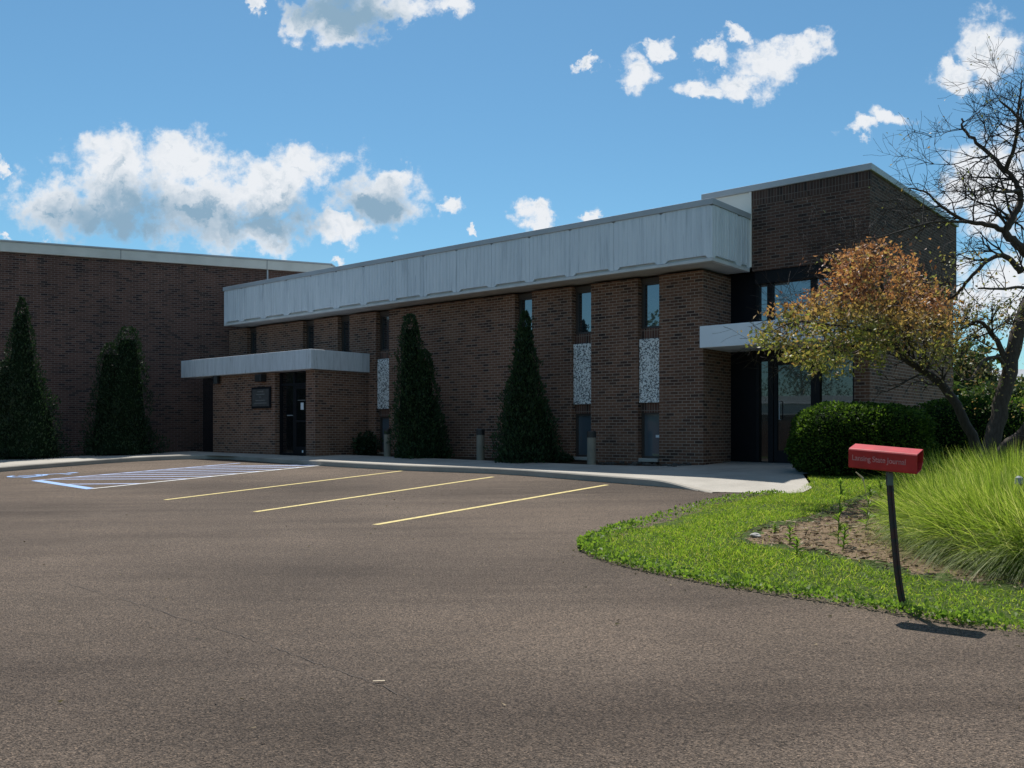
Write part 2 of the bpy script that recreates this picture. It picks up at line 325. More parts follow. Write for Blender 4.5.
M['paper'] = plain('white_paper', (0.75, 0.78, 0.80), 0.8, 0.04, 4)
M['plaque'] = plain('plaque_face', (0.075, 0.075, 0.075), 0.35, 0.3, 6)
M['plaque_line'] = plain('plaque_line', (0.17, 0.17, 0.165), 0.5, 0.2, 20)
M['roof'] = plain('flat_roof', (0.25, 0.25, 0.25), 0.9, 0.15, 2)
M['farwhite'] = plain('far_white_siding', (0.72, 0.74, 0.74), 0.6, 0.04, 1)
M['fargrey'] = plain('far_grey_roof', (0.28, 0.30, 0.32), 0.7, 0.08, 1)
M['seed'] = plain('seed_head', (0.52, 0.42, 0.26), 0.9, 0.2, 40)
M['rock'] = plain('rock', (0.40, 0.38, 0.35), 0.9, 0.3, 14)
M['dkrock'] = plain('dark_rock', (0.07, 0.065, 0.06), 0.9, 0.5, 14)

# ------------------------------------------------------------------ builders
def tag(o, label=None, cat=None, group=None, kind=None):
    if label: o['label'] = label
    if cat: o['category'] = cat
    if group: o['group'] = group
    if kind: o['kind'] = kind
    return o
def empty(name, loc, rz=0):
    o = bpy.data.objects.new(name, None); COL.objects.link(o); o.location = loc; o.rotation_euler = (0, 0, rz); o.empty_display_size = 0.3; return o
class MB:
    def __init__(s): s.v = []; s.f = []; s.smooth = False
    def add(s, vs, fs):
        b = len(s.v); s.v += [tuple(q) for q in vs]; s.f += [tuple(i + b for i in q) for q in fs]; return s
    def box(s, x0, x1, y0, y1, z0, z1):
        return s.add([(x0, y0, z0), (x1, y0, z0), (x1, y1, z0), (x0, y1, z0), (x0, y0, z1), (x1, y0, z1), (x1, y1, z1), (x0, y1, z1)],
                     [(0, 3, 2, 1), (4, 5, 6, 7), (0, 1, 5, 4), (1, 2, 6, 5), (2, 3, 7, 6), (3, 0, 4, 7)])
    def prism(s, poly, z0, z1):            # poly in xy, counter-clockwise
        n = len(poly); vs = [(x, y, z0) for x, y in poly] + [(x, y, z1) for x, y in poly]
        return s.add(vs, [tuple(range(n - 1, -1, -1)), tuple(range(n, 2 * n))] + [(i, (i + 1) % n, n + (i + 1) % n, n + i) for i in range(n)])
    def prism_y(s, poly, y0, y1):          # poly in xz (clockwise seen from +y), extruded along y
        n = len(poly); vs = [(x, y0, z) for x, z in poly] + [(x, y1, z) for x, z in poly]
        return s.add(vs, [tuple(range(n)), tuple(range(2 * n - 1, n - 1, -1))] + [((i + 1) % n, i, n + i, n + (i + 1) % n) for i in range(n)])
    def prism_x(s, poly, x0, x1):          # poly in yz
        n = len(poly); vs = [(x0, y, z) for y, z in poly] + [(x1, y, z) for y, z in poly]
        return s.add(vs, [tuple(range(n - 1, -1, -1)), tuple(range(n, 2 * n))] + [(i, (i + 1) % n, n + (i + 1) % n, n + i) for i in range(n)])
    def tube(s, pts, rad, n=8, cap=True):
        pts = [Vector(p) for p in pts]; k = len(pts); b = len(s.v)
        up = Vector((0, 0, 1)); prev = None
        for i, p in enumerate(pts):
            d = (pts[min(i + 1, k - 1)] - pts[max(i - 1, 0)])
            if d.length < 1e-9: d = Vector((0, 0, 1))
            d.normalize()
            if prev is None:
                a = d.cross(Vector((0.31, 0.95, 0.1))); 
            else: a = prev - d * prev.dot(d)
            a.normalize(); prev = a; c = d.cross(a)
            r = rad[i] if isinstance(rad, (list, tuple)) else rad
            for j in range(n):
                t = 2 * math.pi * j / n; q = p + (a * math.cos(t) + c * math.sin(t)) * r; s.v.append((q.x, q.y, q.z))
        for i in range(k - 1):
            for j in range(n): s.f.append((b + i * n + j, b + i * n + (j + 1) % n, b + (i + 1) * n + (j + 1) % n, b + (i + 1) * n + j))
        if cap: s.f.append(tuple(b + j for j in range(n - 1, -1, -1))); s.f.append(tuple(b + (k - 1) * n + j for j in range(n)))
        return s
    def build(s, name, mat, parent=None, loc=(0, 0, 0), bevel=0, smooth=False):
        me = bpy.data.meshes.new(name); me.from_pydata(s.v, [], s.f); me.update()
        uv = me.uv_layers.new(name='UVMap'); vs = me.vertices; d = uv.data
        for p in me.polygons:
            nx, ny, nz_ = p.normal
            for li in p.loop_indices:
                c = vs[me.loops[li].vertex_index].co
                if abs(nz_) > 0.7: d[li].uv = (c.x, c.y)
                elif abs(nx) > abs(ny): d[li].uv = (c.y, c.z)
                else: d[li].uv = (c.x, c.z)
        if smooth:
            for p in me.polygons: p.use_smooth = True
        me.materials.append(mat); o = bpy.data.objects.new(name, me); COL.objects.link(o); o.location = loc
        if parent: o.parent = parent
        if bevel:
            b = o.modifiers.new('bevel', 'BEVEL'); b.width = bevel; b.segments = 2; b.limit_method = 'ANGLE'
        return o
def np_mesh(name, V, Q, mat, parent=None, loc=(0, 0, 0), smooth=False):
    me = bpy.data.meshes.new(name); V = np.asarray(V, dtype=np.float32); Q = np.asarray(Q, dtype=np.int32)
    me.vertices.add(len(V)); me.vertices.foreach_set('co', V.ravel())
    k = Q.shape[1]; me.loops.add(Q.size); me.loops.foreach_set('vertex_index', Q.ravel())
    me.polygons.add(len(Q)); me.polygons.foreach_set('loop_start', np.arange(0, Q.size, k, dtype=np.int32)); me.polygons.foreach_set('loop_total', np.full(len(Q), k, dtype=np.int32))
    if smooth: me.polygons.foreach_set('use_smooth', np.ones(len(Q), dtype=bool))
    me.update(calc_edges=True); me.materials.append(mat)
    o = bpy.data.objects.new(name, me); COL.objects.link(o); o.location = loc
    if parent: o.parent = parent
    return o
def unit(a): return a / (np.linalg.norm(a, axis=1, keepdims=True) + 1e-9)
def leaf_mesh(name, C, size, mat, parent=None, loc=(0, 0, 0), aspect=0.5, up=0.0, nrm=None):
    """C: leaf positions; each leaf a folded kite of two triangles as one quad"""
    n = len(C); d = unit(rng.normal(size=(n, 3)) + (0 if nrm is None else nrm * 1.2)); 
    d[:, 2] += up; d = unit(d)
    s = unit(np.cross(d, rng.normal(size=(n, 3)))); h = np.cross(d, s)
    L = (size * rng.uniform(0.6, 1.35, n))[:, None]
    V = np.stack([C, C + d * L * 0.5 + s * L * aspect * 0.5 + h * L * 0.08, C + d * L, C + d * L * 0.5 - s * L * aspect * 0.5 + h * L * 0.08], 1).reshape(-1, 3)
    return np_mesh(name, V, np.arange(4 * n).reshape(n, 4), mat, parent, loc)
def blade_mesh(name, base, d0, L, Wd, droop, mat, parent=None, loc=(0, 0, 0), segs=4):
    """curved strips: d0 initial direction, droop = how far gravity bends them"""
    n = len(base); t = np.linspace(0, 1, segs + 1)
    side = unit(np.cross(d0, rng.normal(size=(n, 3))))
    P = []
    for ti in t:
        c = base + d0 * (L * ti)[:, None]; c[:, 2] -= droop * L * ti ** 2.4
        hor = d0.copy(); hor[:, 2] = 0; c += hor * (droop * L * 0.45 * ti ** 2)[:, None]
        w = (Wd * (1 - ti) ** 0.6 * 0.5)[:, None] + 0.0004
        P += [c - side * w, c + side * w]
    V = np.stack(P, 1); k = V.shape[1]
    q = np.array([[2 * i, 2 * i + 1, 2 * i + 3, 2 * i + 2] for i in range(segs)])
    Q = (q[None] + (np.arange(n) * k)[:, None, None]).reshape(-1, 4)
    return np_mesh(name, V.reshape(-1, 3), Q, mat, parent, loc)

# ------------------------------------------------------------------ ground shape
def G(x, y): return 0.0142 * min(16, max(-45, x)) + 0.030 * min(29, max(-25, y))
def hit(px, py, dz=0.0):
    r = (px - 512) / F; k = (py - HY) / F
    Zd = (EYE - dz) / (k + 0.030 + 0.0142 * r); return (r * Zd, Zd)
def at(px, py, Zd): return Vector(((px - 512) / F * Zd, Zd, EYE - (py - HY) / F * Zd))
def sstep(a, b, x):
    t = min(1, max(0, (x - a) / (b - a))); return t * t * (3 - 2 * t)
def segdist(p, a, b):
    ax, ay = a; bx, by = b; dx, dy = bx - ax, by - ay; l = dx * dx + dy * dy
    t = 0 if l == 0 else min(1, max(0, ((p[0] - ax) * dx + (p[1] - ay) * dy) / l)); return math.hypot(p[0] - ax - t * dx, p[1] - ay - t * dy)
def polydist(p, pts): return min(segdist(p, pts[i], pts[i + 1]) for i in range(len(pts) - 1))
def inside(p, poly):
    c = False; n = len(poly); x, y = p
    for i in range(n):
        x1, y1 = poly[i]; x2, y2 = poly[(i + 1) % n]
        if (y1 > y) != (y2 > y) and x < (x2 - x1) * (y - y1) / (y2 - y1) + x1: c = not c
    return c
def smooth_line(pts, k=6):
    out = []; n = len(pts)
    for i in range(n - 1):
        p0 = pts[max(i - 1, 0)]; p1 = pts[i]; p2 = pts[i + 1]; p3 = pts[min(i + 2, n - 1)]
        for j in range(k):
            t = j / k
            out.append(tuple(0.5 * (2 * b + (c - a) * t + (2 * a - 5 * b + 4 * c - d) * t * t + (3 * b - a - 3 * c + d) * t ** 3) for a, b, c, d in zip(p0, p1, p2, p3)))
    out.append(tuple(pts[-1])); return out
def sheet(name, poly, zf, mat, step=0.5, bounds=None, smooth=True):
    n = len(poly); pts = [Vector(p) for p in poly]
    xs = [p[0] for p in poly]; ys = [p[1] for p in poly]
    bx = bounds or (min(xs), max(xs), min(ys), max(ys))
    x = bx[0] + step / 2
    while x < bx[1]:
        y = bx[2] + step / 2
        while y < bx[3]:
            if inside((x, y), poly): pts.append(Vector((x + random.uniform(-.1, .1) * step, y + random.uniform(-.1, .1) * step)))
            y += step
        x += step
    v, e, f, *_ = delaunay_2d_cdt(pts, [], [list(range(n))], 1, 1e-5)
    m = MB(); m.v = [(q.x, q.y, zf(q.x, q.y)) for q in v]; m.f = [tuple(q) for q in f]
    o = m.build(name, mat, smooth=smooth)
    for p in o.data.polygons[:1]:
        if p.normal.z < 0: o.data.flip_normals()
    return o

# far ground, one sheet to the horizon
gx = [-2500, -600, -150, -45, -20, 0, 16, 60, 150, 600, 2500]; gy = [-2500, -600, -100, -25, 0, 29, 60, 150, 600, 2500]
m = MB(); m.v = [(x, y, G(x, y) - 0.035) for y in gy for x in gx]; nx_ = len(gx)
m.f = [(j * nx_ + i, j * nx_ + i + 1, (j + 1) * nx_ + i + 1, (j + 1) * nx_ + i) for j in range(len(gy) - 1) for i in range(nx_ - 1)]
tag(m.build('ground', M['turf']), kind='structure')
m = MB(); m.add([(-44, -24, G(-44, -24)), (15.5, -24, G(15.5, -24)), (15.5, 28.5, G(15.5, 28.5)), (-44, 28.5, G(-44, 28.5))], [(0, 1, 2, 3)])
asp = tag(m.build('asphalt_parking_lot', M['asphalt']), kind='structure')

def strip(name, pts, w, mat, zf, kind='structure'):
    m = MB(); n = len(pts); 
    for i, p in enumerate(pts):
        a = Vector(pts[max(i - 1, 0)]); b = Vector(pts[min(i + 1, n - 1)]); d = (b - a).normalized(); q = Vector((-d.y, d.x)) * (w[i] if isinstance(w, list) else w) / 2
        c = Vector(p); l = c + q; r = c - q
        m.v += [(r.x, r.y, zf(r.x, r.y)), (l.x, l.y, zf(l.x, l.y))]
    m.f = [(2 * i, 2 * i + 2, 2 * i + 3, 2 * i + 1) for i in range(n - 1)]
    return tag(m.build(name, mat), kind=kind)
mk = lambda x, y: G(x, y) + 0.004
mk2 = lambda x, y: G(x, y) + 0.008
def seg(a, b, n=14): return [(a[0] + (b[0] - a[0]) * i / n, a[1] + (b[1] - a[1]) * i / n) for i in range(n + 1)]
for a, b in (((165, 500), (402, 471)), ((255, 512), (493, 477)), ((375, 525), (607, 485))):
    strip('yellow_parking_line', seg(hit(*a), hit(*b)), 0.10, M['yellow'], mk)
# access aisle: white right border, pale blue left border and end, hatching
A0 = hit(36, 480.5); B0 = hit(92, 489); A1 = hit(240, 463.2); B1 = hit(327, 465)
strip('white_parking_line', seg(B0, B1), 0.11, M['white'], mk2)
strip('blue_parking_line', seg(A0, A1), 0.11, M['paleblue'], mk)
strip('blue_parking_line', seg(A0, B0, 4), 0.20, M['blue'], mk)
for k in range(9):
    f0 = 0.04 + k * 0.105; f1 = f0 + 0.30
    if k == 0: a = (A0[0] * .5 + B0[0] * .5, A0[1] * .5 + B0[1] * .5); b = tuple(B0[i] + (B1[i] - B0[i]) * 0.17 for i in (0, 1))
    else:
        a = tuple(A0[i] + (A1[i] - A0[i]) * (f0 - .1) for i in (0, 1)); b = tuple(B0[i] + (B1[i] - B0[i]) * min(1, f1 - .1) for i in (0, 1))
    strip('hatch_line', seg(a, b, 6), 0.12, M['paleblue'], lambda x, y: G(x, y) + 0.006)
# wheelchair space symbol, mostly worn
c0 = hit(38, 475.2)
vv = Vector((math.cos(R(50)), math.sin(R(50)))); uu = Vector((-vv.y, vv.x))
def sy(l): return [(c0[0] + uu.x * a + vv.x * b, c0[1] + uu.y * a + vv.y * b) for a, b in l]
strip('wheelchair_symbol', sy([(-0.45, 0.55), (0.0, 0.5), (0.05, -0.1), (0.1, -0.4)]), 0.12, M['blue'], mk)
strip('wheelchair_symbol', sy([(0.35 * math.cos(t / 10 * 5.0 + .8) - .05, 0.38 * math.sin(t / 10 * 5.0 + .8) - .25) for t in range(11)]), 0.11, M['blue'], mk2)
strip('wheelchair_symbol', sy([(-0.1, -0.05), (-0.4, -0.1), (-0.55, -0.55)]), 0.12, M['blue'], mk)
strip('wheelchair_symbol', sy([(0.0, 0.68), (0.0, 0.9)]), 0.22, M['blue'], mk)
# a hairline crack wandering across the foreground
pts = smooth_line([hit(60, 582), hit(118, 598), hit(165, 613), hit(240, 636), hit(285, 652), hit(330, 668), hit(372, 683), hit(410, 700)], 10)
rr = random.Random(5); pts = [(x + rr.uniform(-.012, .012), y + rr.uniform(-.012, .012)) for x, y in pts]
strip('asphalt_crack', pts, [0.0015 + 0.005 * abs(math.sin(i * .37)) for i in range(len(pts))], plain('crack_dust', (0.060, 0.048, 0.040), 0.9), mk)
tag(strip('twig', seg(hit(373, 683), hit(385, 682.5), 2), 0.012, plain('dry_twig', (0.5, 0.42, 0.3), 0.9), lambda x, y: G(x, y) + 0.012, kind=None), 'tiny pale dry twig lying on the asphalt in the foreground', 'twig')

# ------------------------------------------------------------------ building frame: local x right along the facade, y into the building
P0 = Vector(((703 - 512) / F * 19.5, 19.5)); PHI = R(-40)
ex = Vector((math.cos(PHI), math.sin(PHI))); ey = Vector((-ex.y, ex.x)); FL = 0.75
def bw(s, v): q = P0 - ex * s + ey * v; return (q.x, q.y)      # s metres left of the corner pier, v metres behind the facade
# wing frame
WR = R(90 - 67.07); wx = Vector((math.cos(WR), math.sin(WR))); wy = Vector((-wx.y, wx.x)); WO = Vector((-9.707, 30.334)) + wy * 1.1
def ww(s, v): q = WO + wx * s + wy * v; return (q.x, q.y)

# walk, curb and planting beds
curb_px = [(-260, 496), (-120, 483), (0, 472), (60, 467), (120, 462.5), (165, 460.2), (195, 459.2), (215, 459.0), (234, 459.8), (260, 461.8), (300, 464.6), (400, 470.4), (500, 474.3), (600, 482), (640, 485.3), (675, 488.2), (697, 490.8), (712, 493)]
curb = smooth_line([hit(*p) for p in curb_px], 5)
ramp_seg = [hit(706, 492), hit(775, 493.5)]
def rampf(x, y): return sstep(0.05, 1.5, polydist((x, y), ramp_seg))
WZ = lambda x, y: G(x, y) + 0.008 + 0.112 * rampf(x, y)
inner = []
for i, p in enumerate(curb):
    a = Vector(curb[max(i - 1, 0)]); b = Vector(curb[min(i + 1, len(curb) - 1)]); d = (b - a).normalized(); q = Vector(p) + Vector((-d.y, d.x)) * 0.16; inner.append((q.x, q.y))
back = [ramp_seg[1], hit(800, 489, .1), hit(812, 484, .12), bw(-2.75, -1.3), bw(-2.9, 1.32), bw(-0.02, 1.32), bw(-0.02, -0.02), bw(0.25, -0.35), bw(0.8, -0.85), bw(2.0, -1.05), bw(5, -1.05), bw(10.0, -1.0), bw(10.93, -1.0), bw(10.93, -1.95), bw(16.9, -1.95), ww(-1.0, -1.6), ww(-3, -2.6), ww(-6, -2.75), ww(-11, -2.9), ww(-18, -3.1)]
walk = tag(sheet('sidewalk', inner + back, WZ, M['concrete'], 0.6), kind='structure')
m = MB(); n = len(curb)
for i in range(n):
    o_, q = curb[i], inner[i]; g = G(*o_); top = WZ(*q) + 0.003
    m.v += [(o_[0], o_[1], g - 0.05), (o_[0], o_[1], max(g, top - 0.022)), (o_[0] + (q[0] - o_[0]) * .12, o_[1] + (q[1] - o_[1]) * .12, top), (q[0], q[1], top)]
for i in range(n - 1):
    for j in range(3): m.f.append((4 * i + j, 4 * (i + 1) + j, 4 * (i + 1) + j + 1, 4 * i + j + 1))
cb = m.build('curb', M['curb'], smooth=False); cb.data.flip_normals(); cb.data.update()
tag(cb, kind='structure')
# dark gap where the asphalt meets the curb, and joints in the walk
strip('curb_gap', [tuple(Vector(a) + (Vector(a) - Vector(b)) * .10) for a, b in zip(curb, inner)][:-3], 0.035, plain('gap_dirt', (0.03, 0.026, 0.022), 0.95), mk)
for s in np.arange(-1.2, 11, 1.5):
    f = bw(s, -1.15); dd = 1.3 if s > 1 else 2.0
    L = [(f[0] - ey.x * dd * t, f[1] - ey.y * dd * t) for t in np.linspace(0, 1, 5)]
    if s < 1: L = [tuple(Vector(q) + Vector((ey.x, ey.y)) * 1.0) for q in L]
    strip('walk_joint', L, 0.012, plain('joint', (0.10, 0.095, 0.085), 0.9), lambda x, y: WZ(x, y) + 0.003)
bed_poly = [(-30, 24.0), *[ww(s, v) for s, v in ((-18, -4.4), (-11, -4.2), (-6, -4.0), (-3, -3.6))], bw(16.5, -3.2), bw(11, -2.6), bw(0.5, -1.9), bw(-0.3, 0.4), bw(4, 6), (-15, 36), (-34, 32)]
tag(sheet('planting_bed', bed_poly, lambda x, y: G(x, y) + 0.10 if True else 0, M['soil'], 1.0), kind='structure')

# ------------------------------------------------------------------ office building
OB = empty('office_building', (P0.x, P0.y, FL), PHI)
tag(OB, 'low brown brick office building with grey metal fascia band and taller brick entrance block', 'building')
WIN = [(1.09, 1.65, 1), (2.95, 3.51, 1), (4.75, 5.31, 1), (10.03, 10.59, 1), (11.78, 12.34, 0), (13.50, 14.06, 0), (16.58, 17.14, 0)]
LEFT = 18.2; DEPTH = 14.0
m = MB(); e = 0.0; TOP = 4.24
for (a, b, k) in WIN: m.box(-a, -e, 0, 0.34, -0.5, TOP) if e == 0 else m.box(-a, -e, 0, 0.34, -0.5, TOP); e = b
m.box(-LEFT, -e, 0, 0.34, -0.5, TOP)
m.box(-0.30, 0, 0.34, 1.34, -0.5, TOP)                      # side of the corner pier
m.build('wall', M['brick'], OB)
m = MB()
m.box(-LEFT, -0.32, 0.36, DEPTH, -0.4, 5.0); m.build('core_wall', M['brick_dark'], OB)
for (a, b, k) in WIN:
    MB().box(-b, -a, 0.2, 0.32, -0.5, 0.09).build('window_base_wall', M['brick'], OB)
    if k: MB().box(-b, -a, 0.13, 0.30, 1.17, 1.39).build('soldier_course', M['soldier'], OB); MB().box(-b, -a, 0.13, 0.30, 2.85, 3.09).build('soldier_course', M['soldier'], OB)
    else: MB().box(-b, -a, 0.13, 0.30, 2.6, 3.09).build('soldier_course', M['soldier'], OB)
for (a, b, k) in WIN:
    if k: MB().box(-b + .006, -a - .006, 0.045, 0.14, 1.392, 2.848).build('pebble_panel', M['pebble'], OB, bevel=0.008)
def window(x0, x1, z0, z1, y, gm, fm=M['brown_frame'], mull=()):
    fr = MB(); t = 0.05
    fr.box(x0, x0 + t, y, y + .09, z0, z1); fr.box(x1 - t, x1, y, y + .09, z0, z1); fr.box(x0 + t, x1 - t, y + .002, y + .088, z0, z0 + t); fr.box(x0 + t, x1 - t, y + .002, y + .088, z1 - t, z1)
    for mx_ in mull: fr.box(mx_ - .03, mx_ + .03, y + .001, y + .089, z0 + t, z1 - t)
    w = fr.build('window', fm, OB)
    MB().box(x0 + t, x1 - t, y + .05, y + .065, z0 + t, z1 - t).build('pane', gm, w)
    return w
for (a, b, k) in WIN:
    window(-b, -a, 3.09, 4.14, 0.16, M['glass'])
    MB().box(-b, -a, 0.14, 0.30, 4.14, TOP).build('window_head', M['brown_frame'], OB)
    if k:
        w = window(-b, -a, 0.13, 1.17, 0.16, M['glass_low'])
        MB().box(-b + .03, -a + .03 - .06, -0.03, 0.22, 0.05, 0.128).build('sill', M['stone'], w, bevel=0.008)
# papers behind the lower right window
MB().box(-1.30, -1.16, 0.200, 0.208, 0.60, 0.66).build('window_sticker', M['paper'], OB)

# fascia: backing, panels with notched lower ends, ledge, cap, soffit
FY = -0.60; X1 = 0.53; Z0, Z1 = 4.32, 5.46
MB().box(-17.5, X1 - .05, FY + .07, 1.15, Z0 + .03, Z1).build('fascia_backing', M['ledge'], OB)
m = MB(); m.box(-17.57, X1 + .01, FY - .005, FY + .10, Z0 - .03, Z0 + .035); m.box(X1 - .09, X1 + .011, FY + .101, 1.15, Z0 - .03, Z0 + .035); m.build('fascia_ledge', M['ledge'], OB, bevel=0.006)
MB().box(-17.5, X1 - .06, FY + .07, 1.18, Z0 - .02, Z0 + .025).build('soffit', M['soffit'], OB)
m = MB(); pw = 1.22; x = X1
while x > -17.5:
    xa = max(x - pw, -17.57); xb = x
    m.prism_y([(xa + .004, Z0 + .04), (xa + .10, Z0 + .04), (xa + .16, Z0 + .10), (xb - .16, Z0 + .10), (xb - .10, Z0 + .04), (xb - .004, Z0 + .04), (xb - .004, Z1 - .03), (xb - .06, Z1), (xa + .06, Z1), (xa + .004, Z1 - .03)], FY, FY + .07)
    for rx in np.arange(xa + .122, xb - .08, .122): m.box(rx - .006, rx + .006, FY - .006, FY + .001, Z0 + .135, Z1 - .01)
    x -= pw
y0, y1 = FY + .0, 1.17
for (ya, yb) in ((y0 + .002, y0 + 1.22), (y0 + 1.226, y1)):
    m.prism_x([(ya + .06, Z1), (ya, Z1 - .03), (ya, Z0 + .04), (ya + .10, Z0 + .04), (ya + .16, Z0 + .10), (yb - .16, Z0 + .10), (yb - .10, Z0 + .04), (yb, Z0 + .04), (yb, Z1 - .03), (yb - .06, Z1)][::-1], X1 - .05, X1 + .004)
    for ry in np.arange(ya + .122, yb - .08, .122): m.box(X1 + .003, X1 + .014, ry - .009, ry + .009, Z0 + .135, Z1 - .01)
m.build('fascia_panels', M['fascia'], OB)
m = MB(); m.box(-17.6, X1 + .03, FY - .03, FY + .16, Z1 + .002, 5.59); m.box(X1 - .14, X1 + .031, FY + .161, 1.17, Z1 + .002, 5.588); m.build('roof_edge_cap', M['cap'], OB, bevel=0.008)
MB().box(-17.5, X1 - .15, FY + .162, DEPTH, 5.2, 5.5).build('roof', M['roof'], OB)
# thin vent pipe on the roof
MB().tube([(-9.9, 2.2, 5.4), (-9.9, 2.2, 6.35)], 0.02, 8).build('vent_pipe', M['cap'], OB)

# taller entrance block
BX0, BX1, BY = 0.57, 3.14, 1.20
BT = 6.08
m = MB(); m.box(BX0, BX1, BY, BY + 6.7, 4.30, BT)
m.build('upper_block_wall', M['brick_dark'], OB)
m = MB(); m.box(BX0 + .002, BX1 + .012, BY - .006, BY + .1, BT - .31, BT - .004); m.build('soldier_band', M['soldier_dark'], OB)
MB().box(-0.62, BX0 - .003, BY + .005, BY + 6.6, 5.3, BT - .002).build('white_side_panel', M['white_panel'], OB)
MB().box(BX0 - .05, BX0 - .004, BY - .03, BY + .03, 4.4, BT - .002).build('corner_trim', M['white_panel'], OB)
m = MB(); m.box(-0.66, BX1 + .05, BY - .05, BY + .25, BT + .002, 6.22); m.box(BX1 - .2, BX1 + .052, BY + .251, BY + 6.75, BT + .002, 6.218); m.build('block_roof_cap', M['cap'], OB, bevel=0.01)
MB().box(-0.6, BX1 - .21, BY + .252, BY + 6.7, BT + .003, 6.15).build('block_roof', M['roof'], OB)
# block side wall below, set back a little, pier at the right
m = MB(); m.box(2.82, BX1, BY, BY + .6, -0.6, 4.299); m.box(2.9, BX1 - .003, BY + .6, BY + 6.4, -0.6, 4.298); m.build('lower_block_wall', M['brick'], OB)
MB().box(BX1, BX1 + .03, BY + .7, BY + 6.72, 4.16, 4.30).build('block_ledge', M['brick_dark'], OB)
# dark glazed entrance
GY = BY + .14
MB().box(0.02, 2.8, GY + .12, GY + .3, -.4, 4.29).build('entrance_backing', M['dark_panel'], OB)
m = MB(); m.box(0.0, 0.62, GY - .02, GY + .1, 0.0, 4.29)
m.build('dark_side_panel', M['dark_panel'], OB)
m = MB(); m.box(0.62, 2.82, GY - .1, GY + .1, 4.02, 4.295); m.box(0.62, 2.82, GY - .03, GY + .1, 2.62, 3.10)
for a, b in ((0.62, 0.69), (0.88, 1.00), (1.86, 1.97), (2.76, 2.82)):
    m.box(a, b, GY - .04, GY + .1, 3.1, 4.02)
m.build('upper_frame', M['dark_frame'], OB)
for a, b in ((0.69, 0.88), (1.00, 1.86), (1.97, 2.76)):
    w = MB().box(a, b, GY, GY + .09, 3.10, 3.16).build('window', M['dark_frame'], OB); MB().box(a, b, GY + .03, GY + .05, 3.16, 4.02).build('pane', M['glass'], w)
m = MB()
for a, b in ((0.62, 0.69), (0.90, 1.02), (1.95, 2.06), (2.76, 2.82)): m.box(a, b, GY - .04, GY + .1, 0.0, 2.62)
m.box(0.69, 0.90, GY - .03, GY + .09, 2.30, 2.62); m.box(2.06, 2.76, GY - .03, GY + .09, 2.38, 2.62); m.box(1.02, 1.95, GY - .03, GY + .09, 2.30, 2.62)
m.box(0.69, 0.90, GY - .02, GY + .09, 0.0, 0.07); m.box(2.06, 2.76, GY - .02, GY + .09, 0.0, 0.10)
m.build('entrance_frame', M['dark_frame'], OB)
MB().box(0.69, 0.90, GY + .03, GY + .05, 0.07, 2.30).build('sidelight_pane', M['glass_door'], OB)
MB().box(2.06, 2.76, GY + .03, GY + .05, 0.10, 2.38).build('sidelight_pane', M['glass_door'], OB)
m = MB(); m.box(1.03, 1.11, GY - .02, GY + .05, 0.02, 2.29); m.box(1.86, 1.94, GY - .02, GY + .05, 0.02, 2.29); m.box(1.11, 1.86, GY - .018, GY + .048, 0.02, 0.32); m.box(1.11, 1.86, GY - .018, GY + .048, 2.2, 2.29)
d = m.build('entrance_door', M['dark_frame'], OB)
MB().box(1.11, 1.86, GY + .01, GY + .025, 0.32, 2.2).build('pane', M['glass_door'], d)
MB().tube([(1.18, GY - .02, 1.0), (1.18, GY - .08, 1.0), (1.18, GY - .08, 1.4), (1.18, GY - .02, 1.4)], 0.012, 6).build('handle', M['cap'], d)
MB().box(0.95, 2.0, GY - .14, GY - .04, -0.0, 0.035).build('threshold', M['cap'], OB)
# entrance canopy
m = MB(); m.box(-0.02, 3.08, -0.12, GY - .06, 2.54, 3.01); m.build('entrance_canopy', M['canopy'], OB, bevel=0.012)

# left entrance block with weathered canopy
LY = -1.93
m = MB()
m.box(-11.35, -10.94, LY, -0.002, -0.5, 2.46)
m.box(-16.08, -12.81, LY, LY + .4, -0.5, 2.46)
m.box(-11.35, -10.95, LY + .4, -0.003, -.5, 2.459)
m.build('side_entrance_wall', M['brick'], OB)
MB().box(-16.95, -11.4, LY + .5, -0.01, -.4, 2.44).build('side_entrance_backing', M['dark_panel'], OB)
m = MB(); m.box(-17.62, -10.86, -2.14, -0.004, 2.47, 3.02); m.build('side_canopy', M['canopy_dirty'], OB, bevel=0.012)
dy = LY + .16
m = MB()
for a, b in ((-12.81, -12.74), (-12.16, -12.08), (-11.41, -11.35)): m.box(a, b, dy, dy + .1, 0.0, 2.44)
m.box(-12.74, -12.16, dy + .002, dy + .098, 2.06, 2.13); m.box(-12.08, -11.41, dy + .002, dy + .098, 2.06, 2.13); m.box(-12.74, -12.16, dy + .002, dy + .098, 0.0, 0.12); m.box(-12.08, -11.41, dy + .002, dy + .098, 0.0, 0.06)
fr = m.build('side_entrance_frame', M['dark_frame'], OB)
MB().box(-12.74, -12.16, dy + .04, dy + .055, 0.12, 2.06).build('sidelight_pane', M['glass_door'], fr)
MB().box(-12.74, -11.41, dy + .041, dy + .054, 2.13, 2.44).build('transom_pane', M['glass_door'], fr)
m = MB(); m.box(-12.07, -12.0, dy - .01, dy + .05, 0.07, 2.05); m.box(-11.49, -11.42, dy - .01, dy + .05, 0.07, 2.05); m.box(-12.0, -11.49, dy - .008, dy + .048, 0.07, 0.3); m.box(-12.0, -11.49, dy - .008, dy + .048, 1.0, 1.06); m.box(-12.0, -11.49, dy - .008, dy + .048, 1.96, 2.05)
d = m.build('side_entrance_door', M['dark_frame'], OB)
MB().box(-12.0, -11.49, dy + .012, dy + .025, 0.3, 1.96).build('pane', M['glass_door'], d)
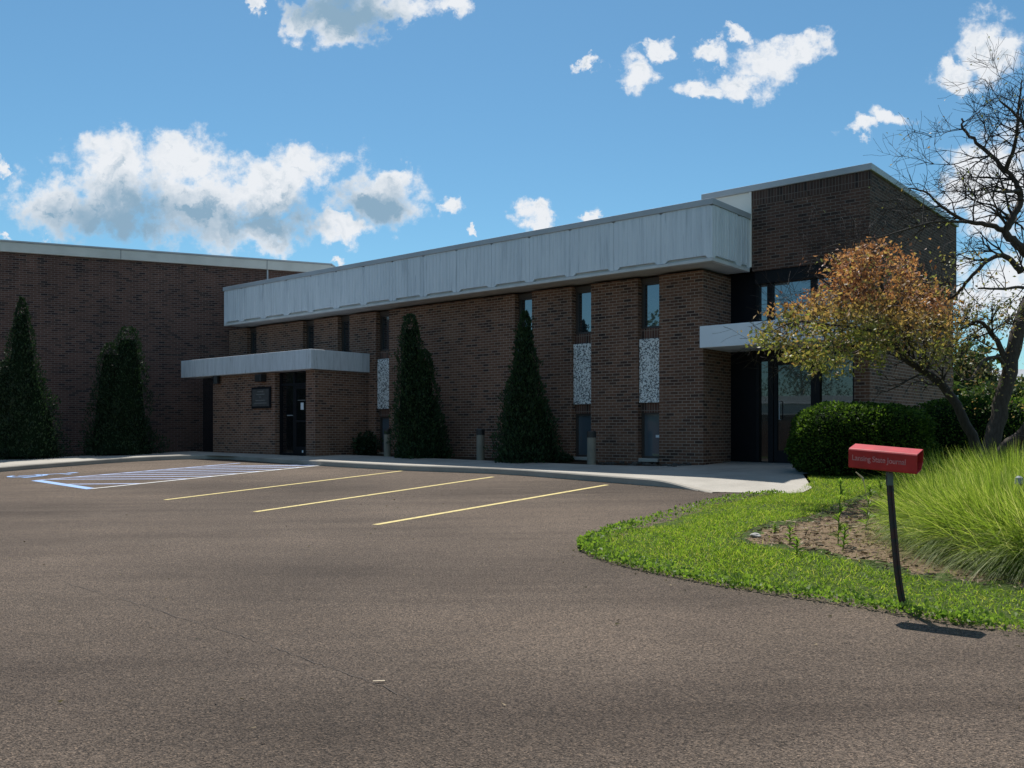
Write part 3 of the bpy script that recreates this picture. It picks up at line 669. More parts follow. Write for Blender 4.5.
MB().tube([(-12.38, dy + .03, 1.2), (-12.38, dy - .04, 1.2), (-12.2, dy - .04, 1.2), (-12.2, dy + .03, 1.2)], 0.012, 6).build('handle', M['cap'], d)
MB().box(-11.81, -11.68, dy + .004, dy + .010, 1.36, 1.56).build('notice', M['paper'], d)
MB().box(-11.95, -11.6, dy + .004, dy + .010, 1.62, 1.64).build('notice', M['plaque_line'], d)
MB().box(-11.73, -11.67, dy - .012, dy - .008, 0.13, 0.20).build('door_sticker', M['paper'], d)
# dark slot by the wing
MB().box(-16.93, -16.08, dy, dy + .1, -.1, 2.44).build('side_glazing', M['glass_door'], OB)
MB().box(-16.20, -16.085, dy - .05, dy - .001, 0, 2.44).build('side_glazing_frame', M['dark_frame'], OB)
# plaque and lamp under canopy
m = MB(); m.box(-13.93, -12.98, LY - .05, LY - .001, 1.42, 2.05); pl = m.build('plaque', M['dark_frame'], OB, bevel=0.01)
MB().box(-13.87, -13.04, LY - .056, LY - .049, 1.48, 1.99).build('plaque_face', M['plaque'], pl)
m = MB()
for k, (w_, z_) in enumerate(((.30, 1.90), (.44, 1.82), (.10, 1.74), (.5, 1.64), (.62, 1.56))): m.box(-13.455 - w_ / 2, -13.455 + w_ / 2, LY - .060, LY - .055, z_, z_ + .028)
m.build('plaque_lines', M['plaque_line'], pl)
m = MB(); m.box(-13.52, -13.22, LY - .22, LY - .001, 2.20, 2.42); m.build('wall_lamp', M['black'], OB, bevel=0.02)
m = MB(); m.tube([(-15.7, LY - .12, 2.46), (-15.7, LY - .12, 2.22)], 0.10, 12); m.build('soffit_lamp', M['black'], OB)

# ------------------------------------------------------------------ wing on the left
WB = empty('brick_hall', (WO.x, WO.y, FL), WR)
tag(WB, 'tall plain brown brick hall with pale roof edge closing the lot on the left', 'building')
H = 6.79
CX = 3.75     # right end, behind the office roof
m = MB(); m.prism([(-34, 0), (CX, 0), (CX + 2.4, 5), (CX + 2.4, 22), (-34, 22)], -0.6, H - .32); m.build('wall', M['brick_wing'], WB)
m = MB(); m.prism([(-34.1, -.10), (CX + .07, -.10), (CX + 2.52, 5), (CX + 2.52, 22.1), (-34.1, 22.1)], H - .318, H); m.build('roof_edge', M['cap_white'], WB, bevel=0.01)
m = MB(); m.prism([(-34.12, -.13), (CX + .09, -.13), (CX + 2.55, 5), (CX + 2.55, 22.13), (-34.12, 22.13)], H + .002, H + .05); m.build('roof_flashing', M['cap'], WB)
for s in (-12.6, -7.7, 1.55, -3.2): MB().box(s - .012, s + .012, -.112, -.098, H - .318, H + .0).build('roof_edge_joint', M['fargrey'], WB)
MB().box(1.6, 2.3, 2.5, 3.0, H + .05, H + .2).build('roof_vent', M['fargrey'], WB)
MB().box(1.55, 1.60, -.05, -.001, H - 1.5, H - .32).build('downspout', M['cap'], WB)

# ------------------------------------------------------------------ bollards
def bollard(s, v, h, label):
    x, y = s, v; b = empty('bollard', (x, y, G(x, y) + .10)); tag(b, label, 'bollard', 'low round bollards along the sidewalk')
    MB().tube([(0, 0, -.05), (0, 0, h - .16), (0, 0, h - .158)], [.10, .10, .10], 20).build('post', M['bollard'], b, smooth=False)
    MB().tube([(0, 0, h - .157), (0, 0, h - .03), (0, 0, h)], [.105, .105, .085], 20).build('cap', M['black'], b)
    return b
# ------------------------------------------------------------------ plants
def onv(px, v):
    rx = (px - 512) / F; dv = P0.x * ey.x + P0.y * ey.y + v; Zd = dv / (rx * ey.x + ey.y); return (rx * Zd, Zd)
bollard(*onv(591.5, -1.0), .78, 'tan bollard with dark cap in front of the second window column from the entrance')
bollard(*onv(480.5, -1.0), .80, 'tan bollard with dark cap standing against plain brick between the two arborvitae')
bollard(*onv(387.5, -1.0), .78, 'tan bollard with dark cap between side entrance block and the nearby arborvitae')

def arbor(x, y, h, r, label, lobes, mat, n=15000, group='arborvitae along the brick walls', size=.075):
    z = G(x, y) + .08; t = empty('arborvitae_tree', (x, y, z)); tag(t, label, 'evergreen tree', group)
    C = []; Nn = []
    for (ox, oy, hh, rr_, sh) in lobes:
        k = int(n * (hh * rr_) / sum(l[2] * l[3] for l in lobes))
        f = rng.uniform(0, 1, k) ** 1.25; th = rng.uniform(0, 2 * np.pi, k)
        prof = rr_ * (np.clip(1 - f, 0, 1) ** sh) * (0.84 + .16 * np.sin(np.clip(f * 9, 0, 3.1416 / 2)))
        # uneven clumps: vertical ribs of foliage
        lump = np.array([noise.noise(Vector((math.cos(a) * 2.1 + ox * 3, math.sin(a) * 2.1, ff * hh * 1.5))) + .5 * noise.noise(Vector((math.cos(a) * 6, math.sin(a) * 6, ff * hh * 5 + 9))) for a, ff in zip(th, f)])
        rad = prof * (1 + .42 * lump) * rng.uniform(0.78, 1.06, k) + .02
        tuft = np.array([max(0, noise.noise(Vector((math.cos(a) * 5 + 3, math.sin(a) * 5, ff * hh * 4 + ox))) - .28) for a, ff in zip(th, f)])
        rad = rad + tuft * .55 * (1 - f * .5)
        p = np.stack([ox + rad * np.cos(th), oy + rad * np.sin(th), f * hh], 1); C.append(p)
        Nn.append(np.stack([np.cos(th), np.sin(th), np.full(k, .9)], 1))
    C = np.concatenate(C); Nn = np.concatenate(Nn)
    leaf_mesh('crown', C, size, mat, t, aspect=.45, up=.8, nrm=Nn)
    m = MB(); m.tube([(0, 0, -.1), (0, 0, h * .8)], [.07, .02], 7); m.build('trunk', M['bark_dark'], t)
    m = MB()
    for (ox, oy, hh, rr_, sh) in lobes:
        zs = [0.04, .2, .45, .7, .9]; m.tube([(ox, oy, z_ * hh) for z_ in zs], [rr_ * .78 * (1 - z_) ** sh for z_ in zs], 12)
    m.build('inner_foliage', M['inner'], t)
    return t
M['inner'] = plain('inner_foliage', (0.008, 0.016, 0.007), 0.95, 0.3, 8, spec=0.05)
x, y = onv(419, -0.95)
arbor(x, y, 3.75, .8, 'arborvitae with a lopsided stepped top, beside the side entrance block', [(-.22, 0, 3.8, .44, .40), (.12, -.05, 2.85, .52, .5), (.36, 0, 1.5, .46, .6)], M['arbor'])
x, y = onv(525, -0.95)
arbor(x, y, 3.5, .8, 'pointed arborvitae partly covering the third window column from the entrance', [(0, 0, 3.6, .56, .72), (-.05, 0, 2.6, .70, .62), (.38, -.05, 1.5, .50, .6)], M['arbor'])
x, y = (at(122, 460, 27.8).x, 27.8)
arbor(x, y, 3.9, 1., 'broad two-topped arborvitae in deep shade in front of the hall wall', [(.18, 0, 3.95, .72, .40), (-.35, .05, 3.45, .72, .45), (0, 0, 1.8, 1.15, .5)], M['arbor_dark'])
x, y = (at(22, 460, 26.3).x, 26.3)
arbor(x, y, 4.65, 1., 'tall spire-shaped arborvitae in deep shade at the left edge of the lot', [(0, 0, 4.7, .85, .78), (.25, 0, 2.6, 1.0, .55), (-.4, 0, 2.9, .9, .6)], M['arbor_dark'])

def bush(name, x, y, zb, sx, sy_, sz, rz, label, cat, mat, n, size, group=None, pw_=3.2, lump=.10):
    t = empty(name, (x, y, zb), rz); tag(t, label, cat, group)
    d = unit(rng.normal(size=(n, 3))); 
    k = (np.abs(d[:, 0]) ** pw_ + np.abs(d[:, 1]) ** pw_ + np.abs(d[:, 2]) ** pw_) ** (-1 / pw_)
    nz2 = np.array([noise.noise(Vector(q) * 2.3 + Vector((x, y, 0))) + .6 * noise.noise(Vector(q) * 6) for q in d])
    dep = rng.uniform(0, 1, n) ** 2.2
    s = (k * (1 + lump * nz2) * (1.02 - .16 * dep))[:, None]
    C = d * s * np.array([sx / 2, sy_ / 2, sz / 2]) + np.array([0, 0, sz / 2])
    C = C[C[:, 2] > 0.0]
    leaf_mesh('foliage', C, size, mat, t, aspect=.6, nrm=unit(C - np.array([0, 0, sz / 2])))
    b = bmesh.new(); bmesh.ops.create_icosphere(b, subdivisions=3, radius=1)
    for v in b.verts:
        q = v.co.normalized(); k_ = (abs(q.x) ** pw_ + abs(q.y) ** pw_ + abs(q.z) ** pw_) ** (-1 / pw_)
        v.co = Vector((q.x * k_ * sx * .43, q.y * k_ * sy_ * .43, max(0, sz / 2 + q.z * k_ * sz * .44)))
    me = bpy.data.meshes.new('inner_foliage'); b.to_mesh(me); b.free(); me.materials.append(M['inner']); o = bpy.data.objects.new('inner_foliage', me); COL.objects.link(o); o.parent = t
    return t
hx, hy_ = 6.52, 16.9
bush('hedge', hx, hy_, G(hx, hy_) + .02, 2.42, 1.6, 1.36, R(-8), 'clipped rounded dark green hedge in front of the glazed entrance', 'hedge', M['hedge'], 30000, .055, 'clipped hedges by the entrance')
hx, hy_ = 9.6, 18.2
bush('hedge', hx, hy_, G(hx, hy_) + .02, 3.0, 1.6, 1.45, R(-25), 'shaded dark hedge right of the sunlit rounded one, behind the leaning trunk', 'hedge', M['hedge'], 18000, .06, 'clipped hedges by the entrance')
hx, hy_ = 12.2, 16.8
bush('hedge', hx, hy_, G(hx, hy_) + .02, 3.0, 1.8, 1.4, R(-10), 'shaded dark hedge behind the thick grey trunks at the right edge', 'hedge', M['hedge'], 14000, .06, 'clipped hedges by the entrance')
x, y = at(12, 466, 26.0).x, 26.0
bush('low_shrub', x - .2, y, G(x, y) + .08, 1.1, .8, .42, 0, 'pale grey-green low shrub at the foot of the left-most arborvitae', 'shrub', leafy('greyleaf', [(0, (0.035, 0.048, 0.035)), (1, (0.07, 0.085, 0.06))], .3), 3500, .06, pw_=2)
x, y = bw(10.45, -0.5)
bush('low_shrub', x, y, G(x, y) + .08, 0.7, .5, .6, 0, 'loose small shrub in the corner beside the side entrance block', 'shrub', M['arbor_dark'], 900, .08, pw_=2, lump=.5)
x, y = bw(3.6, -0.55)
bush('low_shrub', x, y, G(x, y) + .06, .8, .5, .26, 0, 'low dark shrub under the lower window behind the right-hand bollard', 'shrub', M['arbor_dark'], 1300, .05, pw_=2, lump=.4)
# stones in the bed at the corner pier
m = MB()
for i in range(60):
    s = random.uniform(.2, 2.4); v = random.uniform(-.8, -.1); x, y = bw(s, v); z = G(x, y) + .10; r = random.uniform(.02, .06)
    if i < 26: m2 = m
    m.prism([(x + r * math.cos(a) * random.uniform(.7, 1.2), y + r * math.sin(a) * random.uniform(.7, 1.2)) for a in (0, 1.1, 2.2, 3.3, 4.4, 5.4)], z, z + r)
tag(m.build('bed_stones', M['dkrock'], bevel=.01), 'scattered dark stones in the bed at the foot of the corner pier', 'stones', kind='stuff')

# ------------------------------------------------------------------ lawn, mulch, tall grass
edge_px = [(1024, 634), (940, 621.5), (850, 605.5), (760, 592), (700, 582), (640, 570), (603, 560), (585, 552), (581, 546), (588, 541), (612, 531), (640, 523), (700, 506), (740, 497.5), (775, 494)]
ledge = smooth_line([(8.0, 1.6), (5.0, 4.1)] + [hit(*p) for p in edge_px], 6)
lawn_poly = ledge + [hit(800, 489, .05), hit(812, 484, .05), bw(-2.8, -1.2), bw(-3.0, 1.0), (9, 24), (14, 34), (80, 34), (80, -24), (18, -24), (13, -4)]
def LZ(x, y):
    d = polydist((x, y), ledge) if (x < 9 and y < 19) else 1.5
    return G(x, y) - 0.012 + 0.10 * sstep(0, 1.3, d) + .02 * noise.noise(Vector((x * .9, y * .9, 0))) * sstep(0, .6, d)
lawn = tag(sheet('lawn', lawn_poly, LZ, M['turf'], 0.45, bounds=(0, 13, 3, 22)), kind='structure')
mul = smooth_line([hit(*p) for p in ((734, 548), (750, 538), (772, 531), (800, 526), (828, 516), (850, 505), (872, 497))], 4) + [(7.5, 12.6), (9.5, 11.0), (9.5, 6.5), (6.5, 6.3)] + smooth_line([hit(*p) for p in ((1060, 606), (1000, 599), (940, 590), (905, 584), (870, 577), (830, 567), (790, 560), (755, 555))], 4)
tag(sheet('mulch_bed', mul, lambda x, y: LZ(x, y) + .006 - .03 * sstep(.16, 0, polydist((x, y), mul)), M['mulch'], .3), kind='structure')
# grass blades
cand = []
zones = [(0.6, 9.0, 4.3, 19.0, 330000)]
n = 820000
xs = rng.uniform(.6, 9.5, n); ys = rng.uniform(3.0, 19.0, n)
keep = np.zeros(n, bool)
# rasterise the two polygons once on a grid for speed
GXn, GYn = 300, 520
grid = np.zeros((GXn, GYn), np.float32); gz = np.zeros((GXn, GYn), np.float32)
for i in range(GXn):
    for j in range(GYn):
        p = (.6 + 8.9 * (i + .5) / GXn, 3 + 16 * (j + .5) / GYn)
        if inside(p, lawn_poly):
            a = 1.0
            if inside(p, mul): a = .02 + .10 * max(0, noise.noise(Vector((p[0] * 3, p[1] * 3, 4))))
            else: a = .72 + .55 * noise.noise(Vector((p[0] * 1.7, p[1] * 1.7, 0)))
            grid[i, j] = a; gz[i, j] = LZ(*p)
ii = np.clip(((xs - .6) / 8.9 * GXn).astype(int), 0, GXn - 1); jj = np.clip(((ys - 3) / 16 * GYn).astype(int), 0, GYn - 1)
# thinner with distance beyond 14 m
keep = rng.uniform(0, 1, n) < grid[ii, jj]
xs, ys, zs = xs[keep], ys[keep], gz[ii, jj][keep]; n = len(xs)
base = np.stack([xs, ys, zs - .01], 1)
d0 = unit(np.stack([rng.normal(0, .55, n), rng.normal(0, .55, n), np.ones(n)], 1))
hmap = np.array([noise.noise(Vector((a * .8, b * .8, 7))) for a, b in zip(xs, ys)])
L = rng.uniform(.03, .085, n) * (1 + .7 * hmap)
tag(blade_mesh('lawn_grass', base, d0, L, rng.uniform(.004, .009, n), rng.uniform(.1, .6, n), M['lawn'], segs=2), 'bright green lawn grass on the island beside the drive', 'grass', kind='stuff')
# ragged broad-leaved weeds along the lawn edge
ed = np.array(ledge); n = 5200; k = rng.integers(0, len(ed) - 1, n); f = rng.uniform(0, 1, (n, 1)); q = ed[k] * (1 - f) + ed[k + 1] * f
tn = ed[k + 1] - ed[k]; nn = np.stack([tn[:, 1], -tn[:, 0]], 1); nn /= np.linalg.norm(nn, axis=1, keepdims=True) + 1e-9
q = q + nn * np.array([1.0]) * (rng.uniform(0, 1, (n, 1)) ** 2 * .30 - .03)
zz_ = np.array([G(a, b) + .02 for a, b in q])
tag(leaf_mesh('edge_clover', np.column_stack([q, zz_ + rng.uniform(0, .04, n)]), .035, M['weed'], aspect=.7, up=.6), 'ragged low green weeds spilling over the asphalt edge of the lawn', 'ground cover', kind='stuff')
# wood chips and dead grass on the mulch
n = 9000; mm_ = np.array([(a, b) for a, b in zip(rng.uniform(2, 6.5, n), rng.uniform(6.4, 12.5, n)) if inside((a, b), mul)])
zz_ = np.array([LZ(a, b) + .016 for a, b in mm_]); n = len(mm_)
d0 = unit(np.stack([rng.normal(size=n), rng.normal(size=n), rng.uniform(-.05, .25, n)], 1))
tag(blade_mesh('mulch_chips', np.column_stack([mm_, zz_]), d0, rng.uniform(.03, .09, n), rng.uniform(.006, .02, n), np.zeros(n), leafy('chips', [(0, (0.07, 0.045, 0.03)), (.5, (0.2, 0.14, 0.09)), (1, (0.40, 0.32, 0.22))], .05, .9), segs=1), 'dry brown mulch chips and dead grass on the bare patch', 'mulch', kind='stuff')

def tall_grass(x, y, h, spread, n, label):
    z = LZ(x, y); t = empty('ornamental_grass', (x, y, z)); tag(t, label, 'ornamental grass', 'ornamental grass clumps at the drive')
    a = rng.uniform(0, 2 * np.pi, n); r0 = np.abs(rng.normal(0, .22, n)); base = np.stack([r0 * np.cos(a) * spread, r0 * np.sin(a) * spread, np.zeros(n)], 1)
    lean = rng.uniform(.05, .95, n)
    d = unit(np.stack([np.cos(a) * lean - .10, np.sin(a) * lean - .04, np.ones(n)], 1))
    # clumps sweep together
    sw = np.array([noise.noise(Vector((math.cos(q) * 2, math.sin(q) * 2, x))) for q in a]); d[:, 0] += sw * .25; d = unit(d)
    L = h * rng.uniform(.65, 1.32, n); 
    blade_mesh('blades', base, d, L, rng.uniform(.003, .0065, n), rng.uniform(.15, 1.0, n) * (.42 + .85 * lean), M['tallgrass'], t, segs=6)
    return t
for px, py, h, sp, n, lab in ((952, 540, .66, .72, 26000, 'ornamental grass clump right behind the red newspaper box post'),
        (1000, 556, .74, .9, 28000, 'front middle ornamental grass clump, sunlit and drooping over the mulch'),
        (1062, 570, .76, 1.0, 18000, 'front ornamental grass clump cut by the right edge of the view'),
        (952, 512, .72, .78, 17000, 'ornamental grass clump at the back of the row nearest the rounded hedge'),
        (1010, 520, .82, 1.1, 20000, 'tall ornamental grass clump at the back of the row below the bare tree'),
        (1080, 535, .85, 1.2, 9000, 'ornamental grass clump mostly beyond the right edge')):
    gx_, gy_ = hit(px, py, .08); tall_grass(gx_, gy_, h, sp, n, lab)

def weed(px, py, h, label, lean=0.0, n=24, big=.07):
    x, y = hit(px, py, .08); t = empty('weed', (x, y, LZ(x, y))); tag(t, label, 'weed')
    MB().tube([(0, 0, 0), (lean * .4, 0, h * .5), (lean, 0, h)], [.006, .005, .003], 5).build('stem', M['weed'], t)
    f = np.linspace(.12, 1, n); a = f * 23.0
    C = np.stack([lean * f, np.zeros(n), h * f], 1); d = unit(np.stack([np.cos(a), np.sin(a), .55 + f], 1))
    blade_mesh('leaves', C, d, big * (1.25 - f * .55), np.full(n, .016), np.full(n, .3), M['weed'], t, segs=3)
weed(838, 547, .62, 'tallest upright leafy weed standing alone on the mulch left of the red box', .03, 60, .10)
weed(843, 552, .22, 'short leafy weed beside the foot of the tall one', .02, 26, .08)
weed(790, 545, .16, 'low leafy weed near the left tip of the mulch patch', .0, 26, .09)
weed(797, 556, .14, 'low leafy weed at the lower edge of the mulch patch', .0, 24, .09)
weed(866, 530, .45, 'leafy weed clump just left of the post under the red box', .05, 60, .12)
weed(880, 524, .5, 'leafy weed behind the post under the red box', .0, 60, .12)
weed(775, 536, .10, 'tiny weed near the pale stone on the mulch', .0, 18, .06)
x, y = hit(868, 540, .08); t = empty('foxtail', (x, y, LZ(x, y))); tag(t, 'dry seed head on a bent stem left of the red newspaper box post', 'seed head')
zt = at(862, 482, y).z - LZ(x, y); xt = at(862, 482, y).x - x
MB().tube([(0, 0, 0), (0.0, 0, zt * .6), (xt * .7, 0, zt)], .003, 5).build('stem', M['seed'], t)
MB().tube([(xt * .7, 0, zt), (xt * .9, 0, zt + .04), (xt * 1.5 - .03, 0, zt + .10)], [.006, .011, .005], 8).build('head', M['seed'], t)
# pale stone on the mulch
x, y = hit(756, 541, .06)
b = bmesh.new(); bmesh.ops.create_icosphere(b, subdivisions=3, radius=.055)
for v in b.verts: v.co = v.co * (1 + .35 * noise.noise(v.co * 22)); v.co.z *= .5
me = bpy.data.meshes.new('stone'); b.to_mesh(me); b.free(); me.materials.append(M['rock']); o = bpy.data.objects.new('stone', me); COL.objects.link(o); o.location = (x, y, LZ(x, y) + .02)
tag(o, 'pale stone lying at the left end of the mulch patch', 'stone')

# ------------------------------------------------------------------ newspaper box
PB = hit(903.5, 606, .02); PBz = LZ(*PB)
NB = empty('newspaper_box', (PB[0], PB[1], PBz)); tag(NB, 'faded red plastic newspaper tube on a bent dark metal post at the lawn edge', 'newspaper box')
def loc(px, py, zd): q = at(px, py, zd); return (q.x - PB[0], q.y - PB[1], q.z - PBz)
zb = PB[1]
pts = smooth_line([loc(904.5, 609, zb), loc(901.5, 597, zb), loc(898, 575, zb + .005), loc(894.5, 540, zb + .01), loc(891, 500, zb + .02), loc(889.5, 476, zb + .03)], 4)
m = MB()
for (ox, oy, w_) in ((-.014, 0, .011), (.014, 0, .011), (0, .012, .016)):
    m.tube([(p[0] + ox, p[1] + oy, p[2]) for p in pts], w_, 6)
m.build('post', M['post'], NB)
bt = pts[-1]
m = MB(); m.box(bt[0] - .022, bt[0] + .022, bt[1] - .018, bt[1] + .018, bt[2] - .07, bt[2] + .03); m.build('bracket', M['steel_green'], NB, bevel=.006)
# tube: local x length, y depth, z height; open at the right end
Lh, Dp, Ht = .47, .165, .145
sec = [(-Dp / 2 + .006, 0), (-Dp / 2, .012), (-Dp / 2, Ht - .01), (-Dp / 2 + .012, Ht), (Dp / 2 - .012, Ht), (Dp / 2, Ht - .01), (Dp / 2, .045), (Dp / 2 - .05, 0)]
def shell(sec, x0, x1, th):
    cy = 0; cz = Ht / 2
    ins = [(a * (1 - th / (Dp / 2)), cz + (b - cz) * (1 - th / (Ht / 2))) for a, b in sec]
    n = len(sec); m = MB()
    m.v = [(x0, a, b) for a, b in sec] + [(x1, a, b) for a, b in sec] + [(x1, a, b) for a, b in ins] + [(x0 + .01, a, b) for a, b in ins]
    for i in range(n):
        j = (i + 1) % n
        m.f += [(i, n + i, n + j, j), (n + i, 2 * n + i, 2 * n + j, n + j), (2 * n + i, 3 * n + i, 3 * n + j, 2 * n + j)]
    m.f += [tuple(range(n)), tuple(range(4 * n - 1, 3 * n - 1, -1))]
    return m
TB = shell(sec, -Lh / 2, Lh / 2, .006).build('tube', M['red'], NB, bevel=.003)
TB.data.flip_normals() if TB.data.polygons[0].normal.y > 0 and False else None
TB.rotation_euler = (R(13), R(4.5), R(-38)); 
ctr = at(887, 465.5, zb + .03)
TB.location = (ctr.x - PB[0], ctr.y - PB[1] + .03, ctr.z - PBz - .02)
fc = bpy.data.curves.new('lettering', 'FONT'); fc.body = 'Lansing State Journal'; fc.size = .058; fc.extrude = .0006; fc.offset = .0006; fc.space_character = .95
fo = bpy.data.objects.new('lettering_curve', fc); COL.objects.link(fo)
dg = bpy.context.evaluated_depsgraph_get(); me = bpy.data.meshes.new_from_object(fo.evaluated_get(dg)); bpy.data.objects.remove(fo)
me.materials.clear(); me.materials.append(M['text'])
wtxt = max(v.co.x for v in me.vertices)
for v in me.vertices: v.co.x *= .37 / wtxt
lt = bpy.data.objects.new('lettering', me); COL.objects.link(lt); lt.parent = TB; lt.location = (-.21, -Dp / 2 - .0015, .062); lt.rotation_euler = (R(90), 0, 0)
# pale plastic marker in the tall grass
x, y = at(1019, 486, 7.6).x, 7.6; z0 = LZ(x, y)
t = empty('marker_stake', (x, y, z0)); tag(t, 'small pale plastic cap standing among the tall grass at the right edge', 'marker')
zt = at(1019, 486, 7.6).z - z0
MB().tube([(0, 0, 0), (0, 0, zt)], .012, 8).build('stake', M['steel_green'], t)
MB().tube([(0, 0, zt), (0, 0, zt + .02), (0, 0, zt + .07), (0, 0, zt + .085)], [.015, .034, .030, .012], 12).build('cap', M['fargrey'], t)

# ------------------------------------------------------------------ trees at the right
class Tree:
    def __init__(s, seed): s.r = random.Random(seed); s.big = MB(); s.tw = MB(); s.tips = []
    def limb(s, pts, r0, r1, twig=1.0, n=8, sub=5):
        P = smooth_line([tuple(p) for p in pts], sub); k = len(P)
        P = [Vector(p) + Vector((s.r.uniform(-1, 1), s.r.uniform(-1, 1), s.r.uniform(-1, 1))) * (r0 * .22) for p in P]
        rad = [r0 + (r1 - r0) * (i / (k - 1)) ** .8 for i in range(k)]
        s.big.tube(P, rad, n)
        return P, rad
    def grow(s, p, d, r, L, lvl, up=.0, kids=3, curl=.35, leafp=True):
        k = max(3, int(L / .11)); pts = [p.copy()]; dd = d.normalized(); q = p.copy(); dirs = []
        for i in range(k):
            dd = (dd + Vector((s.r.gauss(0, 1), s.r.gauss(0, 1), s.r.gauss(0, 1))) * curl * .38 + Vector((0, 0, up))).normalized()
            q = q + dd * (L / k); pts.append(q.copy()); dirs.append(dd.copy())
        s.tw.tube(pts, [max(.0022, r * (1 - .75 * i / k)) for i in range(k + 1)], 3 if r < .012 else 5, cap=False)
        s.tips.append((pts, lvl))
        if lvl > 0:
            for c in range(kids):
                i = s.r.randrange(max(1, k // 4), k); b = dirs[i]
                a = Vector((s.r.gauss(0, 1), s.r.gauss(0, 1), s.r.gauss(0, 1))); a = (a - b * a.dot(b)).normalized()
                s.grow(pts[i], (b + a * s.r.uniform(.5, 1.1)), r * .6, L * s.r.uniform(.45, .75), lvl - 1, up, kids, curl)

def add_branches(T, P, rad, count, L, lvl, up, kids=3, t0=.2, bias=Vector((0, 0, 0)), curl=.35):
    k = len(P)
    for c in range(count):
        i = T.r.randrange(int(k * t0), k - 1); b = (P[min(i + 1, k - 1)] - P[i - 1 if i else 0]).normalized()
        a = Vector((T.r.gauss(0, 1), T.r.gauss(0, 1), T.r.gauss(0, 1))) + bias; a = (a - b * a.dot(b)).normalized()
        T.grow(P[i], b * .6 + a, min(.02, rad[i] * .45), L * T.r.uniform(.6, 1.2), lvl, up, kids, curl)

def tips_to_leaves(T, per, jitter, lv=(0, 1), keep=lambda p: True, prob=1.0):
    C = []
    for pts, lvl in T.tips:
        if lvl not in lv or T.r.random() > prob: continue
        for i in range(1, len(pts)):
            for _ in range(per):
                f = T.r.random(); p = pts[i - 1].lerp(pts[i], f) + Vector((T.r.gauss(0, 1), T.r.gauss(0, 1), T.r.gauss(0, 1))) * jitter
                if keep(p): C.append((p.x, p.y, p.z))
    return np.array(C)

# bronze-leaved tree, trunk leaning left
Zt = 14.0
A = lambda px, py, z=Zt: at(px, py, z)
T1 = Tree(11)
P, rad = T1.limb([A(985, 480), A(976, 443), A(952, 398), A(926, 372), A(905, 358), A(892, 335), A(885, 300, 13.8), A(880, 265, 13.7)], .095, .02)
mains = [(P, rad)]
for path, r in (([A(918, 367), A(893, 347), A(872, 343), A(850, 354, 13.5), A(812, 350, 13.2), A(785, 345, 13.0)], .035),
                ([A(905, 358), A(880, 325, 13.5), A(850, 300, 13.1), A(815, 275, 12.8)], .035),
                ([A(907, 360), A(915, 320, 14.6), A(912, 285, 14.8)], .03), ([A(926, 372), A(940, 335, 14.8), A(940, 300, 15)], .028),
                ([A(893, 345), A(860, 320, 14.6), A(835, 290, 14.9), A(830, 262, 15)], .03),
                ([A(895, 340), A(868, 330, 12.9), A(835, 325, 12.4), A(795, 322, 12.3), A(768, 334, 12.2)], .028),
                ([A(885, 300), A(862, 270, 13.2), A(850, 250, 13.2)], .02)):
    mains.append(T1.limb(path, r, .007, n=6))
for P, rad in mains:
    add_branches(T1, P, rad, 20, .75, 2, .02, 3, .35)
CP = [(750, 340), (764, 326), (786, 312), (812, 298), (832, 284), (838, 260), (850, 246), (880, 240), (908, 254), (926, 282), (948, 298), (962, 322), (958, 352), (938, 362), (912, 352), (890, 350), (878, 366), (862, 352), (850, 366), (838, 380), (812, 378), (796, 360), (772, 348)]
def crown_keep(p):
    px = 512 + F * p.x / p.y; py = HY - F * (p.z - EYE) / p.y
    return inside((px + 16 * noise.noise(p * 2.3), py + 14 * noise.noise(p * 2.3 + Vector((7, 7, 7)))), CP)
base1 = A(985, 487); zb1 = LZ(base1.x, base1.y)
TR = empty('crabapple_tree', (base1.x, base1.y, zb1)); tag(TR, 'small tree with bronze and olive leaves leaning left in front of the entrance', 'tree')
def shift(mb, o): mb.v = [(x - o[0], y - o[1], z - o[2]) for x, y, z in mb.v]; return mb
ob = (base1.x, base1.y, zb1)
shift(T1.big, ob).build('trunk', M['bark_dark'], TR, smooth=True); shift(T1.tw, ob).build('branches', M['bark_dark'], TR)
C = tips_to_leaves(T1, 2, .08, (0, 1, 2), lambda p: crown_keep(p) and noise.noise(p * 2.1 + Vector((5, 0, 0))) > -.22)
# extra leaf clusters fill out the crown
ex_ = []
rr = random.Random(3)
while len(ex_) < 190:
    p = A(rr.uniform(750, 960), rr.uniform(240, 372), rr.uniform(12.2, 15.0))
    if crown_keep(p) and noise.noise(Vector((p.x * 1.6, p.y * 1.6, p.z * 3.2)) + Vector((5, 0, 0))) > .05: ex_.append(p)
E2 = []
for p in ex_:
    s_ = rr.uniform(.07, .17)
    for _ in range(26): q = p + Vector((rr.gauss(0, 1.25), rr.gauss(0, 1.25), rr.gauss(0, .5))) * s_; E2.append((q.x, q.y, q.z))
    T1.tw = MB()
C = np.concatenate([C, np.array(E2)])
print('crab leaves', len(C))
leaf_mesh('crown', C - np.array(ob), .072, M['crab'], TR, aspect=.5)

